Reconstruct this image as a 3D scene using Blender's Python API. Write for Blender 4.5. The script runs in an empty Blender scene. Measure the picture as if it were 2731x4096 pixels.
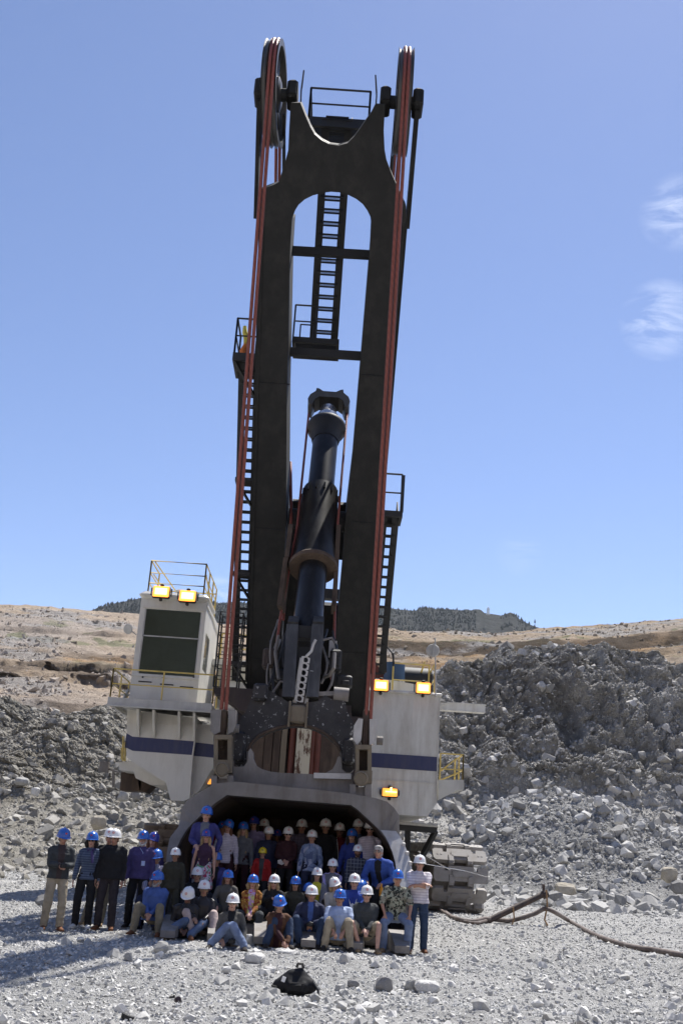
import bpy, bmesh, math, random
import numpy as np
from mathutils import Vector, Matrix
rnd = random.Random(7)
RNG = np.random.default_rng(7)
SC = bpy.context.scene
COL = SC.collection
# ------------------------------------------------------------------ camera
PITCH = math.radians(17.9); ROLL = math.radians(3.8); FPX = 4180.0; CAMZ = 1.7
cam_d = bpy.data.cameras.new('camera'); cam = bpy.data.objects.new('camera', cam_d); COL.objects.link(cam)
cam_d.sensor_fit = 'VERTICAL'; cam_d.sensor_height = 36; cam_d.lens = 36*FPX/4096
cam_d.clip_end = 20000; cam_d.clip_start = .1
cam.matrix_world = Matrix.Translation((0,0,CAMZ)) @ Matrix.Rotation(math.pi/2+PITCH, 4, 'X') @ Matrix.Rotation(ROLL, 4, 'Z')
SC.camera = cam
# ------------------------------------------------------------------ sky, sun, exposure
SUN_AZ = math.radians(28); SUN_EL = math.radians(61)
w = bpy.data.worlds.new('World'); SC.world = w; w.use_nodes = True
N = w.node_tree.nodes; L = w.node_tree.links; N.clear()
out = N.new('ShaderNodeOutputWorld'); bg = N.new('ShaderNodeBackground'); sky = N.new('ShaderNodeTexSky')
sky.sky_type = 'NISHITA'; sky.sun_disc = False; sky.sun_elevation = SUN_EL; sky.sun_rotation = SUN_AZ
sky.altitude = 1800; sky.air_density = 1.0; sky.dust_density = .6; sky.ozone_density = 2.5
bg.inputs['Strength'].default_value = .115
tc = N.new('ShaderNodeTexCoord')
# thin clouds: noise stretched along the sky, kept to a few patches by direction
def wmath(op, a, b=None, clamp=False):
    n = N.new('ShaderNodeMath'); n.operation = op; n.use_clamp = clamp
    for i, v in enumerate((a, b)):
        if v is None: continue
        if hasattr(v, 'node'): L.new(v, n.inputs[i])
        else: n.inputs[i].default_value = v
    return n.outputs[0]
def patch(d, r, soft):
    v = N.new('ShaderNodeVectorMath'); v.operation = 'DISTANCE'
    L.new(tc.outputs['Generated'], v.inputs[0]); v.inputs[1].default_value = d
    return wmath('MULTIPLY', wmath('SUBTRACT', r, v.outputs['Value']), 1/soft, True)
def sray(px, py):
    dx, dy = px-1365.5, 2048-py
    c, s = math.cos(ROLL), math.sin(ROLL)
    x = dx*c-dy*s; y = dx*s+dy*c
    return Vector((x, FPX*math.cos(PITCH)-y*math.sin(PITCH), FPX*math.sin(PITCH)+y*math.cos(PITCH))).normalized()
mp = N.new('ShaderNodeMapping'); L.new(tc.outputs['Generated'], mp.inputs['Vector'])
mp.inputs['Rotation'].default_value = (0, math.radians(-25), 0); mp.inputs['Scale'].default_value = (9, 9, 34)
nz = N.new('ShaderNodeTexNoise'); nz.inputs['Scale'].default_value = 1.6; nz.inputs['Detail'].default_value = 9
nz.inputs['Roughness'].default_value = .62; nz.inputs['Distortion'].default_value = .6
L.new(mp.outputs[0], nz.inputs['Vector'])
m = None
for (px, py, r, soft, g) in [(2710,850,.035,.03,.75),(2640,1280,.038,.03,.85),(870,2390,.022,.02,.9),(2080,2210,.025,.025,.2)]:
    q = wmath('MULTIPLY', patch(sray(px,py), r, soft), g)
    m = q if m is None else wmath('ADD', m, q)
cl = wmath('MULTIPLY', wmath('MULTIPLY', wmath('SUBTRACT', nz.outputs['Fac'], .43), 3.2, True), m, True)
mix = N.new('ShaderNodeMixRGB'); L.new(cl, mix.inputs['Fac'])
gm = N.new('ShaderNodeMixRGB'); gm.blend_type = 'MULTIPLY'; gm.inputs['Fac'].default_value = 1; gm.inputs['Color2'].default_value = (1.03,.95,1.0,1)
L.new(sky.outputs['Color'], gm.inputs['Color1'])
L.new(gm.outputs[0], mix.inputs['Color1']); mix.inputs['Color2'].default_value = (7.2,7.6,8.6,1)
L.new(mix.outputs[0], bg.inputs['Color']); L.new(bg.outputs[0], out.inputs['Surface'])
sd = bpy.data.lights.new('sun','SUN'); sd.energy = 5.0; sd.angle = math.radians(.53); sd.color = (1,.96,.9)
so = bpy.data.objects.new('sun', sd); COL.objects.link(so)
sv = Vector((math.sin(SUN_AZ)*math.cos(SUN_EL), math.cos(SUN_AZ)*math.cos(SUN_EL), math.sin(SUN_EL)))
so.rotation_euler = sv.to_track_quat('Z','Y').to_euler(); so.location = (20,30,60)
SC.view_settings.view_transform = 'Standard'; SC.view_settings.look = 'None'
SC.view_settings.gamma = 1; SC.view_settings.exposure = .58
SC.cycles.max_bounces = 6; SC.cycles.diffuse_bounces = 3
# ------------------------------------------------------------------ helpers
CA = np.array([0,0,CAMZ])
def ray(px, py):
    v = np.array(sray(px, py)); return v/v[1]
K = 4096/2352.
def P(px, py, D): return CA+ray(px*K, py*K)*D          # point at depth D along a sight line
def PPL(px, py, p0, n):
    r = ray(px*K, py*K); return CA+r*(np.dot(np.array(p0)-CA, n)/np.dot(r, n))
def tag(o, label=None, cat=None, group=None, kind=None):
    if label: o['label'] = label
    if cat: o['category'] = cat
    if group: o['group'] = group
    if kind: o['kind'] = kind
    return o
def empty(name, loc=(0,0,0), parent=None):
    o = bpy.data.objects.new(name, None); o.location = loc; COL.objects.link(o); o.empty_display_size = .3
    if parent: o.parent = parent
    return o
def mesh_obj(name, v, f, mat=None, parent=None, smooth=False):
    me = bpy.data.meshes.new(name); me.from_pydata([tuple(x) for x in v], [], f); me.update()
    if smooth: me.shade_smooth()
    o = bpy.data.objects.new(name, me); COL.objects.link(o)
    for m_ in (mat if isinstance(mat,(list,tuple)) else [mat]):
        if m_: me.materials.append(m_)
    if parent: o.parent = parent
    return o
def np_obj(name, V, Fq, mat, parent=None, smooth=False, mi=None):
    me = bpy.data.meshes.new(name); k = Fq.shape[1]
    me.vertices.add(len(V)); me.vertices.foreach_set('co', V.astype(np.float32).ravel())
    me.loops.add(Fq.size); me.loops.foreach_set('vertex_index', Fq.astype(np.int32).ravel())
    me.polygons.add(len(Fq)); me.polygons.foreach_set('loop_start', np.arange(0, Fq.size, k, dtype=np.int32))
    me.update(calc_edges=True)
    if smooth: me.shade_smooth()
    else: me.shade_flat()
    o = bpy.data.objects.new(name, me); COL.objects.link(o)
    for m_ in (mat if isinstance(mat,(list,tuple)) else [mat]): me.materials.append(m_)
    if mi is not None: me.polygons.foreach_set('material_index', mi.astype(np.int32))
    if parent: o.parent = parent
    return o
class MB:
    """collects shapes into one mesh"""
    def __init__(s): s.v = []; s.f = []
    def add(s, v, f):
        b = len(s.v); s.v += [tuple(map(float, x)) for x in v]; s.f += [tuple(i+b for i in q) for q in f]; return s
    def box(s, c, d, R=None):
        c = Vector(c); vs = []
        for z in (-.5,.5):
            for x, y in ((-.5,-.5),(.5,-.5),(.5,.5),(-.5,.5)):
                p = Vector((x*d[0], y*d[1], z*d[2])); vs.append(c+(R@p if R else p))
        return s.add(vs, [(3,2,1,0),(4,5,6,7),(0,1,5,4),(1,2,6,5),(2,3,7,6),(3,0,4,7)])
    def cbox(s, c, d, b=.02, R=None):
        """box with chamfered vertical and horizontal edges"""
        c = Vector(c); vs = []; hx, hy, hz = (q/2 for q in d); b = min(b, hx*.9, hy*.9, hz*.9)
        for z, k in ((-hz,b),(-hz+b,0),(hz-b,0),(hz,b)):
            for x, y in ((-1,-1),(1,-1),(1,1),(-1,1)):
                ax, ay = hx-k, hy-k
                pts = [(x*ax, y*(ay-b)),(x*(ax-b), y*ay)]
                if x*y > 0: pts.reverse() if False else None
                order = pts if (x,y) in ((1,-1),(-1,1)) else pts[::-1]
                if (x,y) in ((1,-1),(-1,1)): order = [(x*(ax-b), y*ay),(x*ax, y*(ay-b))]
                else: order = [(x*ax, y*(ay-b)),(x*(ax-b), y*ay)]
                for q in order:
                    p = Vector((q[0], q[1], z)); vs.append(c+(R@p if R else p))
        f = [tuple(range(7,-1,-1)), tuple(range(24,32))]
        for l in range(3):
            for i in range(8): f.append((l*8+i, l*8+(i+1)%8, l*8+8+(i+1)%8, l*8+8+i))
        return s.add(vs, f)
    def bar(s, a, b, wd, hd=None, up=(0,0,1)):
        a, b = Vector(a), Vector(b); hd = hd or wd; d = b-a; ln = d.length
        z = d.normalized(); u = Vector(up)
        if abs(z.dot(u)) > .98: u = Vector((0,1,0))
        x = u.cross(z).normalized(); y = z.cross(x)
        R = Matrix((x,y,z)).transposed()
        return s.box((a+b)/2, (wd,hd,ln), R)
    def tube(s, pts, r, n=8, closed=False, caps=True):
        pts = [Vector(p) for p in pts]; m_ = len(pts); rs = r if isinstance(r,(list,tuple)) else [r]*m_
        vs = []; pr = None
        for i, p in enumerate(pts):
            if closed: t = (pts[(i+1)%m_]-pts[i-1]).normalized()
            else: t = (pts[min(i+1,m_-1)]-pts[max(i-1,0)]).normalized()
            if pr is None:
                u = Vector((0,0,1)) if abs(t.z) < .9 else Vector((0,1,0)); x = u.cross(t).normalized()
            else: x = (pr-t*pr.dot(t)).normalized()
            pr = x; y = t.cross(x)
            for k in range(n):
                a = 2*math.pi*k/n; vs.append(p+(x*math.cos(a)+y*math.sin(a))*rs[i])
        f = []
        for i in range(m_ if closed else m_-1):
            j = (i+1)%m_
            for k in range(n): f.append((i*n+k, i*n+(k+1)%n, j*n+(k+1)%n, j*n+k))
        if caps and not closed: f += [tuple(range(n-1,-1,-1)), tuple((m_-1)*n+k for k in range(n))]
        return s.add(vs, f)
    def lathe(s, c, prof, axis=(0,0,1), n=24, closed=False):
        """prof: (radius, height) pairs turned about axis through c"""
        z = Vector(axis).normalized(); u = Vector((0,0,1)) if abs(z.z) < .9 else Vector((1,0,0))
        x = u.cross(z).normalized(); y = z.cross(x); c = Vector(c); vs = []; m_ = len(prof)
        for r, h in prof:
            for k in range(n):
                a = 2*math.pi*k/n; vs.append(c+z*h+(x*math.cos(a)+y*math.sin(a))*max(r,1e-4))
        f = []
        for i in range(m_ if closed else m_-1):
            j = (i+1)%m_
            for k in range(n): f.append((i*n+k, i*n+(k+1)%n, j*n+(k+1)%n, j*n+k))
        if not closed: f += [tuple(range(n-1,-1,-1)), tuple((m_-1)*n+k for k in range(n))]
        return s.add(vs, f)
    def prism(s, poly, vec):
        """flat outline (3-D points) pushed along vec"""
        vec = Vector(vec); a = [Vector(p) for p in poly]; n = len(a)
        f = [tuple(range(n-1,-1,-1)), tuple(range(n,2*n))]+[(i,(i+1)%n,n+(i+1)%n,n+i) for i in range(n)]
        return s.add(a+[p+vec for p in a], f)
    def build(s, name, mat, parent=None, smooth=False, fix=True):
        me = bpy.data.meshes.new(name); me.from_pydata(s.v, [], s.f)
        if fix:
            bm = bmesh.new(); bm.from_mesh(me); bmesh.ops.recalc_face_normals(bm, faces=bm.faces)
            bm.to_mesh(me); bm.free()
        me.update()
        if smooth:
            me.shade_smooth()
            try: me.set_sharp_from_angle(angle=math.radians(38))
            except Exception: pass
        o = bpy.data.objects.new(name, me); COL.objects.link(o)
        for m_ in (mat if isinstance(mat,(list,tuple)) else [mat]): me.materials.append(m_)
        if parent: o.parent = parent
        return o
# ------------------------------------------------------------------ materials
class NT:
    def __init__(s, name):
        s.m = bpy.data.materials.new(name); s.m.use_nodes = True; s.t = s.m.node_tree; s.n = s.t.nodes; s.l = s.t.links
        s.b = s.n['Principled BSDF']; s.tc = s.n.new('ShaderNodeTexCoord'); s.geo = None
    def noise(s, scale, detail=6, rough=.6, vec=None, dist=0, space='Object', kind='ShaderNodeTexNoise'):
        n = s.n.new(kind); n.inputs['Scale'].default_value = scale
        if 'Detail' in n.inputs: n.inputs['Detail'].default_value = detail
        if 'Roughness' in n.inputs: n.inputs['Roughness'].default_value = rough
        if 'Distortion' in n.inputs: n.inputs['Distortion'].default_value = dist
        s.l.new(vec if vec else s.tc.outputs[space], n.inputs['Vector']); return n
    def ramp(s, fac, stops, interp='LINEAR'):
        r = s.n.new('ShaderNodeValToRGB'); e = r.color_ramp; e.interpolation = interp
        while len(e.elements) < len(stops): e.elements.new(.5)
        for el, (p, c) in zip(e.elements, stops):
            el.position = p; el.color = (c,c,c,1) if isinstance(c,(int,float)) else (*c,1)
        s.l.new(fac, r.inputs[0]); return r.outputs[0]
    def mapping(s, scale, space='Object', rot=(0,0,0)):
        m_ = s.n.new('ShaderNodeMapping'); m_.inputs['Scale'].default_value = scale; m_.inputs['Rotation'].default_value = rot
        s.l.new(s.tc.outputs[space], m_.inputs[0]); return m_.outputs[0]
    def mix(s, fac, a, b, blend='MIX'):
        m_ = s.n.new('ShaderNodeMixRGB'); m_.blend_type = blend
        for i, v in enumerate((fac, a, b)):
            if hasattr(v, 'node'): s.l.new(v, m_.inputs[i])
            elif isinstance(v, (int,float)): m_.inputs[i].default_value = v if i == 0 else (v,v,v,1)
            else: m_.inputs[i].default_value = (*v, 1)
        return m_.outputs[0]
    def math(s, op, a, b=0, clamp=False):
        m_ = s.n.new('ShaderNodeMath'); m_.operation = op; m_.use_clamp = clamp
        for i, v in enumerate((a, b)):
            if hasattr(v, 'node'): s.l.new(v, m_.inputs[i])
            else: m_.inputs[i].default_value = v
        return m_.outputs[0]
    def bump(s, h, strength=.3, dist=.02, prev=None):
        b = s.n.new('ShaderNodeBump'); b.inputs['Strength'].default_value = strength; b.inputs['Distance'].default_value = dist
        s.l.new(h, b.inputs['Height'])
        if prev: s.l.new(prev, b.inputs['Normal'])
        return b.outputs[0]
    def done(s, col=None, rough=.8, metal=0, normal=None, spec=None):
        def put(k, v):
            if v is None: return
            if hasattr(v,'node'): s.l.new(v, s.b.inputs[k])
            else: s.b.inputs[k].default_value = (*v,1) if isinstance(v,tuple) else v
        put('Base Color', col); put('Roughness', rough); put('Metallic', metal); put('Normal', normal); put('Specular IOR Level', spec)
        return s.m
def paint(name, c, rough=.5, metal=0, var=.25, scale=1.5, dirt=None, dirt_amt=.4, bumps=.15, streak=True, spec=None):
    t = NT(name); n1 = t.noise(scale, 8, .65)
    dk = tuple(q*(1-var) for q in c); lt = tuple(min(1,q*(1+var)) for q in c)
    col = t.ramp(n1.outputs['Fac'], [(.3,dk),(.7,lt)])
    if dirt:
        n2 = t.noise(1, 8, .7, vec=t.mapping((3.,3.,.55) if streak else (1.7,1.7,1.7)))
        fa = t.ramp(n2.outputs['Fac'], [(.46,0),(.72,dirt_amt)])
        col = t.mix(fa, col, dirt)
    n3 = t.noise(scale*14, 4)
    return t.done(col, rough, metal, t.bump(n3.outputs['Fac'], bumps, .01), spec)
# ------------------------------------------------------------------ numpy noise
def _h(ix, iy, iz, s):
    n = (ix.astype(np.int64)*374761393+iy.astype(np.int64)*668265263+iz.astype(np.int64)*2147483647+s*974634777) & 0xffffffff
    n = ((n ^ (n >> 13))*1274126177) & 0xffffffff
    n = ((n ^ (n >> 16))*2246822519) & 0xffffffff
    return ((n ^ (n >> 15)) & 0xffffff)/float(0xffffff)
def vnoise(x, y, z, s=0):
    ix, iy, iz = np.floor(x), np.floor(y), np.floor(z); fx, fy, fz_ = x-ix, y-iy, z-iz
    fx, fy, fz_ = (f*f*(3-2*f) for f in (fx, fy, fz_)); r = 0
    for dx in (0,1):
        for dy in (0,1):
            for dz in (0,1):
                r = r+_h(ix+dx, iy+dy, iz+dz, s)*(fx if dx else 1-fx)*(fy if dy else 1-fy)*(fz_ if dz else 1-fz_)
    return r*2-1
def fbm(x, y, z, o=5, s=0, g=.5):
    r = 0; a = 1; t = 0
    for i in range(o):
        r = r+a*vnoise(x, y, z, s+i); t += a; a *= g; x, y, z = x*2.03+1.7, y*2.03+3.1, z*2.03+5.3
    return r/t
def ridged(x, y, z, o=4, s=0):
    r = 0; a = 1; t = 0
    for i in range(o):
        r = r+a*(1-np.abs(vnoise(x, y, z, s+i))*2); t += a; a *= .5; x, y, z = x*2.1+1.3, y*2.1+.7, z*2.1+2.9
    return r/t
def worley(x, y, z, s=0):
    """F1, F2 and a random value of the nearest cell"""
    ix, iy, iz = np.floor(x), np.floor(y), np.floor(z)
    f1 = np.full(x.shape, 9.); f2 = np.full(x.shape, 9.); v = np.zeros(x.shape)
    for dx in (-1,0,1):
        for dy in (-1,0,1):
            for dz in (-1,0,1):
                a, b, c = ix+dx, iy+dy, iz+dz
                d = np.sqrt((a+_h(a,b,c,s+11)-x)**2+(b+_h(a,b,c,s+23)-y)**2+(c+_h(a,b,c,s+37)-z)**2)
                cv = _h(a,b,c,s+51); n_ = d < f1
                f2 = np.where(n_, f1, np.minimum(f2, d)); v = np.where(n_, cv, v); f1 = np.where(n_, d, f1)
    return f1, f2, v
def sst(a, b, x):
    t = np.clip((x-a)/(b-a), 0, 1); return t*t*(3-2*t)
# ================================================================== TERRAIN
def rocky(name, c_lo, c_hi, tint=None, strata=None, bscale=6., bstr=.6, fine=40.):
    t = NT(name)
    n1 = t.noise(.35, 9, .68); n2 = t.noise(bscale, 8, .72); v = t.noise(bscale*.55, kind='ShaderNodeTexVoronoi')
    col = t.ramp(n1.outputs['Fac'], [(.3,c_lo),(.7,c_hi)])
    col = t.mix(.75, col, t.ramp(n2.outputs['Fac'], [(.25,.45),(.5,.9),(.75,1.35)]), 'MULTIPLY')
    col = t.mix(.3, col, t.ramp(v.outputs['Color'], [(.1,.25),(.9,.8)]), 'SOFT_LIGHT')
    if tint:
        for c, sc, lo, hi, am in tint:
            n3 = t.noise(sc, 7, .62, dist=.8); col = t.mix(t.ramp(n3.outputs['Fac'], [(lo,0),(hi,am)]), col, c)
    n4 = t.noise(fine, 6, .75); v2 = t.noise(fine*.4, kind='ShaderNodeTexVoronoi')
    hh = t.math('ADD', n4.outputs['Fac'], t.math('MULTIPLY', v2.outputs['Distance'], 1.3))
    nb = t.bump(hh, bstr, .6/fine*3)
    nb = t.bump(n2.outputs['Fac'], bstr*.8, .25, nb)
    return t.done(col, .95, 0, nb, .2)
M_floor = rocky('pit_floor_gravel', (.45,.445,.425), (.60,.59,.565), tint=[((.27,.27,.265),.15,.5,.7,.55),((.62,.61,.58),1.3,.55,.75,.6)], bscale=5, bstr=.9, fine=45)
M_bankL = rocky('dark_rubble', (.30,.28,.23), (.51,.475,.41), tint=[((.2,.17,.12),.3,.5,.7,.5),((.36,.345,.32),.8,.6,.75,.5)], bscale=1.3, bstr=1, fine=9)
M_bankR = rocky('grey_rubble', (.48,.46,.415), (.70,.675,.625), tint=[((.17,.15,.12),.12,.5,.66,.5),((.48,.475,.46),.5,.58,.75,.6),((.25,.21,.16),.4,.6,.7,.35)], bscale=1.1, bstr=1, fine=9)
def tan_mat(name, lo, hi, brown):
    """cut slopes of the pit: tan dirt, darker cut bands (attribute cut), grey rubble, orange and green patches"""
    t = NT(name)
    def attr(n_): a_ = t.n.new('ShaderNodeAttribute'); a_.attribute_name = n_; return a_.outputs['Fac']
    n1 = t.noise(.06, 10, .72, dist=.4); n0 = t.noise(.012, 6, .6)
    col = t.ramp(n1.outputs['Fac'], [(.34,lo),(.5,hi),(.64,tuple(q*1.08 for q in hi))])
    col = t.mix(t.ramp(n0.outputs['Fac'], [(.45,0),(.62,.55)]), col, (.44,.40,.37))
    rn = t.noise(1, 9, .75, vec=t.mapping((.16,.16,.035), rot=(0,.25,0)))
    col = t.mix(.45, col, t.ramp(rn.outputs['Fac'], [(.35,.72),(.6,1.12)]), 'MULTIPLY')
    n5 = t.noise(.35, 9, .75)
    bc = t.ramp(n5.outputs['Fac'], [(.3,tuple(q*.6 for q in brown)),(.55,brown),(.7,tuple(q*1.7 for q in brown))])
    col = t.mix(attr('orange'), col, (.42,.25,.11)); col = t.mix(attr('green'), col, (.15,.18,.075))
    col = t.mix(attr('cut'), col, bc)
    col = t.mix(attr('grey'), col, t.ramp(n5.outputs['Fac'], [(.35,(.24,.225,.21)),(.62,(.46,.44,.42))]))
    f = t.noise(1.1, 9, .75); f2 = t.noise(.3, 8, .7)
    col = t.mix(.6, col, t.ramp(f.outputs['Fac'], [(.3,.62),(.5,1.),(.72,1.35)]), 'MULTIPLY')
    nb = t.bump(f.outputs['Fac'], 1, .9); nb = t.bump(f2.outputs['Fac'], .7, 2., nb)
    return t.done(col, .97, 0, nb, .1)
M_wall = tan_mat('tan_pit_wall', (.37,.28,.195), (.48,.38,.28), (.12,.092,.068))
M_wallR = tan_mat('brown_pit_wall', (.32,.235,.15), (.42,.32,.215), (.075,.054,.036))
def grid_faces(nr, nc):
    i = np.arange(nr-1)[:,None]*nc+np.arange(nc-1)[None,:]
    return np.stack([i, i+1, i+nc+1, i+nc], -1).reshape(-1,4)
def floor_z(X, D):
    """the pit floor: flat where the shovel and people stand, gently heaped elsewhere"""
    r = .10*fbm(X*.35, D*.35, 0*X, 4, 3)+.035*fbm(X*1.7, D*1.7, 0*X, 3, 9)
    calm = 1-.75*np.exp(-(((X+.7)/7)**2+((D-27)/8)**2)**2)
    hump = .13*np.exp(-((X-.5)/2.8)**2-((D-17.2)/1.2)**2)+.10*np.exp(-((X-2.)/3)**2-((D-12.5)/1.5)**2)
    far = sst(38, 60, D)*(.5+.9*sst(.12,.3,X/np.maximum(D,1)))
    return r*calm*sst(2,7,D)+hump*sst(.2,2.,8-np.abs(X))+far-.02
# pit floor: polar sheet fine near the camera
u = np.linspace(-.62,.62,760); Dv = np.concatenate([np.geomspace(5.5,24,520), np.geomspace(24.15,64,230)])
UU, DD = np.meshgrid(u, Dv); XX = UU*DD
ZZ = floor_z(XX, DD)
f1, f2, cv = worley(XX*5, DD*5, 0*XX, 5); ZZ = ZZ+np.clip(.55-f1,0,1)*.05*(cv > .35)
f1, f2, cv = worley(XX*13, DD*13, 0*XX, 6); ZZ = ZZ+np.clip(.6-f1,0,1)*.026*cv
o = np_obj('pit_floor', np.stack([XX,DD,ZZ],-1).reshape(-1,3), grid_faces(len(Dv),len(u)), M_floor, smooth=False); tag(o, kind='structure')
# the ground all round, one wide sheet below it, seen beside and behind the camera
R_ = [0,3,6,12,30,80,400,1500,3200]; vs = [(0,0,-.25)]; fs = []
for r in R_[1:]:
    for k in range(48):
        a = 2*math.pi*k/48; vs.append((r*math.sin(a), r*math.cos(a)+0, -.25 if r < 3000 else -3))
for k in range(48): fs.append((0,1+k,1+(k+1)%48))
for i in range(len(R_)-2):
    for k in range(48): fs.append((1+i*48+k, 1+(i+1)*48+k, 1+(i+1)*48+(k+1)%48, 1+i*48+(k+1)%48))
o = mesh_obj('ground', vs, fs, M_floor); tag(o, kind='structure')
# ---- rubble banks left and right of the shovel
def elev_z(D, e): return CAMZ+D*math.tan(math.radians(e))
def bank(name, u0, u1, nu, Ds, Dbase, Dtop, crest, mat, seed, amp, gull, talus):
    u = np.linspace(u0, u1, nu); U, D = np.meshgrid(u, Ds); X = U*D
    wob = 3.2*fbm(X*.09, 0*X, 0*X+seed, 4, seed)+1.5*fbm(X*.3, 0*X, 0*X+seed, 3, seed+4)
    db = Dbase(U)+wob*.6; dt = Dtop(U)+wob
    t = (D-db)/(dt-db)
    cz = crest(U)
    prof = np.where(t < talus, t/talus*.36, .36+.64*sst(0,1,(t-talus)/(1-talus))*.55+.64*.45*np.clip((t-talus)/(1-talus),0,1))
    prof = np.where(t < 0, t*.05, prof); Z = np.minimum(prof, 1)*cz+np.maximum(floor_z(X, D), -.1)-.3*(1-sst(-.1,.04,t))+np.clip(t-1,0,9)*.25
    mask = sst(-.05,.12,t)*(1-.6*sst(1.0,1.15,t))
    steep = sst(talus*.7, talus*1.15, t)*(1-sst(1,1.2,t))
    # gullies and blocks
    G = ridged(X*.16, D*.05, Z*.07, 4, seed+20); B = fbm(X*.22, D*.22, Z*.22, 5, seed+30)
    G2 = ridged(X*.42+.5*B, D*.08, Z*.10, 4, seed+60); dis = amp*(gull*G*steep*2.6+1.0*G2*steep+1.5*B*(.35+steep))
    for sc, a, sd_ in ((.5,.42,1),(1.2,.38,2),(2.6,.24,3),(5.2,.15,4)):
        a1, a2, cc = worley(X*sc+.3*B, D*sc, Z*sc, seed+sd_*7)
        dis = dis+amp*a*((cc-.5)*1.1+np.clip(a2-a1,0,.35)*1.1)*(.22+.78*steep)
    dis = dis*mask
    V = np.stack([X, D-dis*(.35+.55*steep), Z+dis*(.75-.3*steep)], -1)
    o = np_obj(name, V.reshape(-1,3), grid_faces(len(Ds), nu), mat); tag(o, kind='structure')
    return V, mask, steep
dsL = np.concatenate([np.linspace(40,55,120), np.linspace(55.1,72,250), np.linspace(72.3,105,40)])
VL, mL, sL = bank('left_rubble_bank', -.66, -.02, 700, dsL, lambda U: 47+0*U, lambda U: 66+6*sst(-.3,-.12,U),
    lambda U: 8.7+.5*np.sin(U*30)-.6*sst(-.15,0,U), M_bankL, 3, .62, .9, .5)
def crestR(U):
    return np.interp(U, [-.1,.05,.10,.14,.155,.19,.24,.3,.34,.5,.7], [8,10.6,12.2,13.3,14.6,14.3,13.6,13.2,12.8,13,14])
dsR = np.concatenate([np.linspace(40,56,140), np.linspace(56.1,78,330), np.linspace(78.3,110,45)])
VR, mR, sR = bank('right_rubble_bank', -.04, .66, 760, dsR, lambda U: 49+4*sst(.1,.3,U), lambda U: 73+0*U, crestR, M_bankR, 8, .9, 1.1, .38)
# ---- spoil heap in front of the right bank
u = np.linspace(.07,.62,420); Dv = np.linspace(41,66,240); U, D = np.meshgrid(u, Dv); X = U*D
hz = 4.6*np.exp(-((X-12.6)/5.2)**2-((D-56)/5.5)**2)+4.3*np.exp(-((X-24)/6)**2-((D-54)/6)**2)+1.8*np.exp(-((X-8)/3)**2-((D-57)/5)**2)
hz = hz+.35*fbm(X*.5, D*.5, 0*X, 4, 61)*sst(.2,1.5,hz)
a1, a2, cc = worley(X*1.1, D*1.1, hz, 71); hz = hz+np.clip(.6-a1,0,1)*.5*cc*sst(.3,1.5,hz)
ZH = hz-.35+floor_z(X, D)*.8
VH = np.stack([X,D,ZH],-1); o = np_obj('spoil_heap', VH.reshape(-1,3), grid_faces(len(Dv),len(u)), rocky('pale_spoil',(.34,.335,.32),(.46,.455,.44),bscale=1.5,bstr=1,fine=10)); tag(o, kind='structure')
# ---- terraced far walls of the pit
WALLV = {}
def farwall(name, u0, u1, nu, nd, rim, prof, bands, mat, seed, D0, D1):
    """prof: (depth fraction, share of the rim elevation); bands: stretches of prof that are dark cuts"""
    u = np.linspace(u0, u1, nu); dd = np.linspace(0, 1, nd); U, T = np.meshgrid(u, dd)
    wv = .045*fbm(U*7, 0*U, 0*U, 4, seed)+.018*fbm(U*38, 0*U, 0*U, 4, seed+5)
    Tw = np.clip(T+wv*np.sin(np.clip(T,0,1)*math.pi), 0, 1); D = D0+(D1-D0)*T
    e = np.interp(Tw, prof[0], prof[1]); sl = np.gradient(e, axis=0)*nd; steep = np.clip((sl-1.1)/1.6, 0, 1)
    Z = CAMZ+D*np.tan(np.radians(e*rim(U))); X = U*D
    gul = ridged(X*.10, Z*.015, 0*X, 5, seed+3); blk = worley(X*.16, D*.16, Z*.3, seed+8); n = fbm(X*.12, D*.12, Z*.2, 5, seed+2)
    soft = sst(.02,.2,T)*(1-sst(.93,1,T))
    D2 = D-(gul*3.4*steep+n*1.6+(blk[2]-.5)*2.6*steep)*soft; Z2 = Z+(n*.8+gul*.4-.5*steep*blk[0])*soft+.35*fbm(X*.4, D*.4, 0*X, 3, seed+4)
    o = np_obj(name, np.stack([X,D2,Z2],-1).reshape(-1,3), grid_faces(nd,nu), mat, smooth=True); tag(o, kind='structure')
    k1 = fbm(U*22, Tw*9, 0*U, 4, seed+21); k2 = fbm(U*14, Tw*11, 0*U, 5, seed+31); k3 = fbm(U*18, Tw*8, 0*U, 4, seed+41)
    cut = 0*U
    for b0, b1, am in bands: cut = np.maximum(cut, am*sst(b0-.012,b0+.006,Tw)*(1-sst(b1-.006,b1+.02,Tw))*np.clip(.95+k1*1.6,0,1))
    cut = np.maximum(cut, .75*steep*sst(-.1,.25,k1))
    WALLV[name] = (np.stack([X,D2,Z2],-1), k2)
    at = {'cut':cut*.92, 'grey':np.clip(sst(.08,.3,k2)*.75,0,1), 'orange':sst(.16,.34,k3)*.6*sst(.1,.3,Tw)*(1-sst(.55,.7,Tw)), 'green':sst(.2,.34,fbm(U*30, Tw*16, 0*U, 4, seed+51))*.6*sst(.25,.4,Tw)*(1-sst(.7,.85,Tw))}
    for k_, v_ in at.items():
        a_ = o.data.attributes.new(k_, 'FLOAT', 'POINT'); a_.data.foreach_set('value', v_.astype(np.float32).ravel())
def rimL(U): return np.interp(U, [-.7,-.36,-.3,-.2,-.1,0,.05], [11.9,11.55,11.75,11.6,11.4,11.6,11.7])+.1*fbm(U*25,0*U,0*U,4,90)
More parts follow.
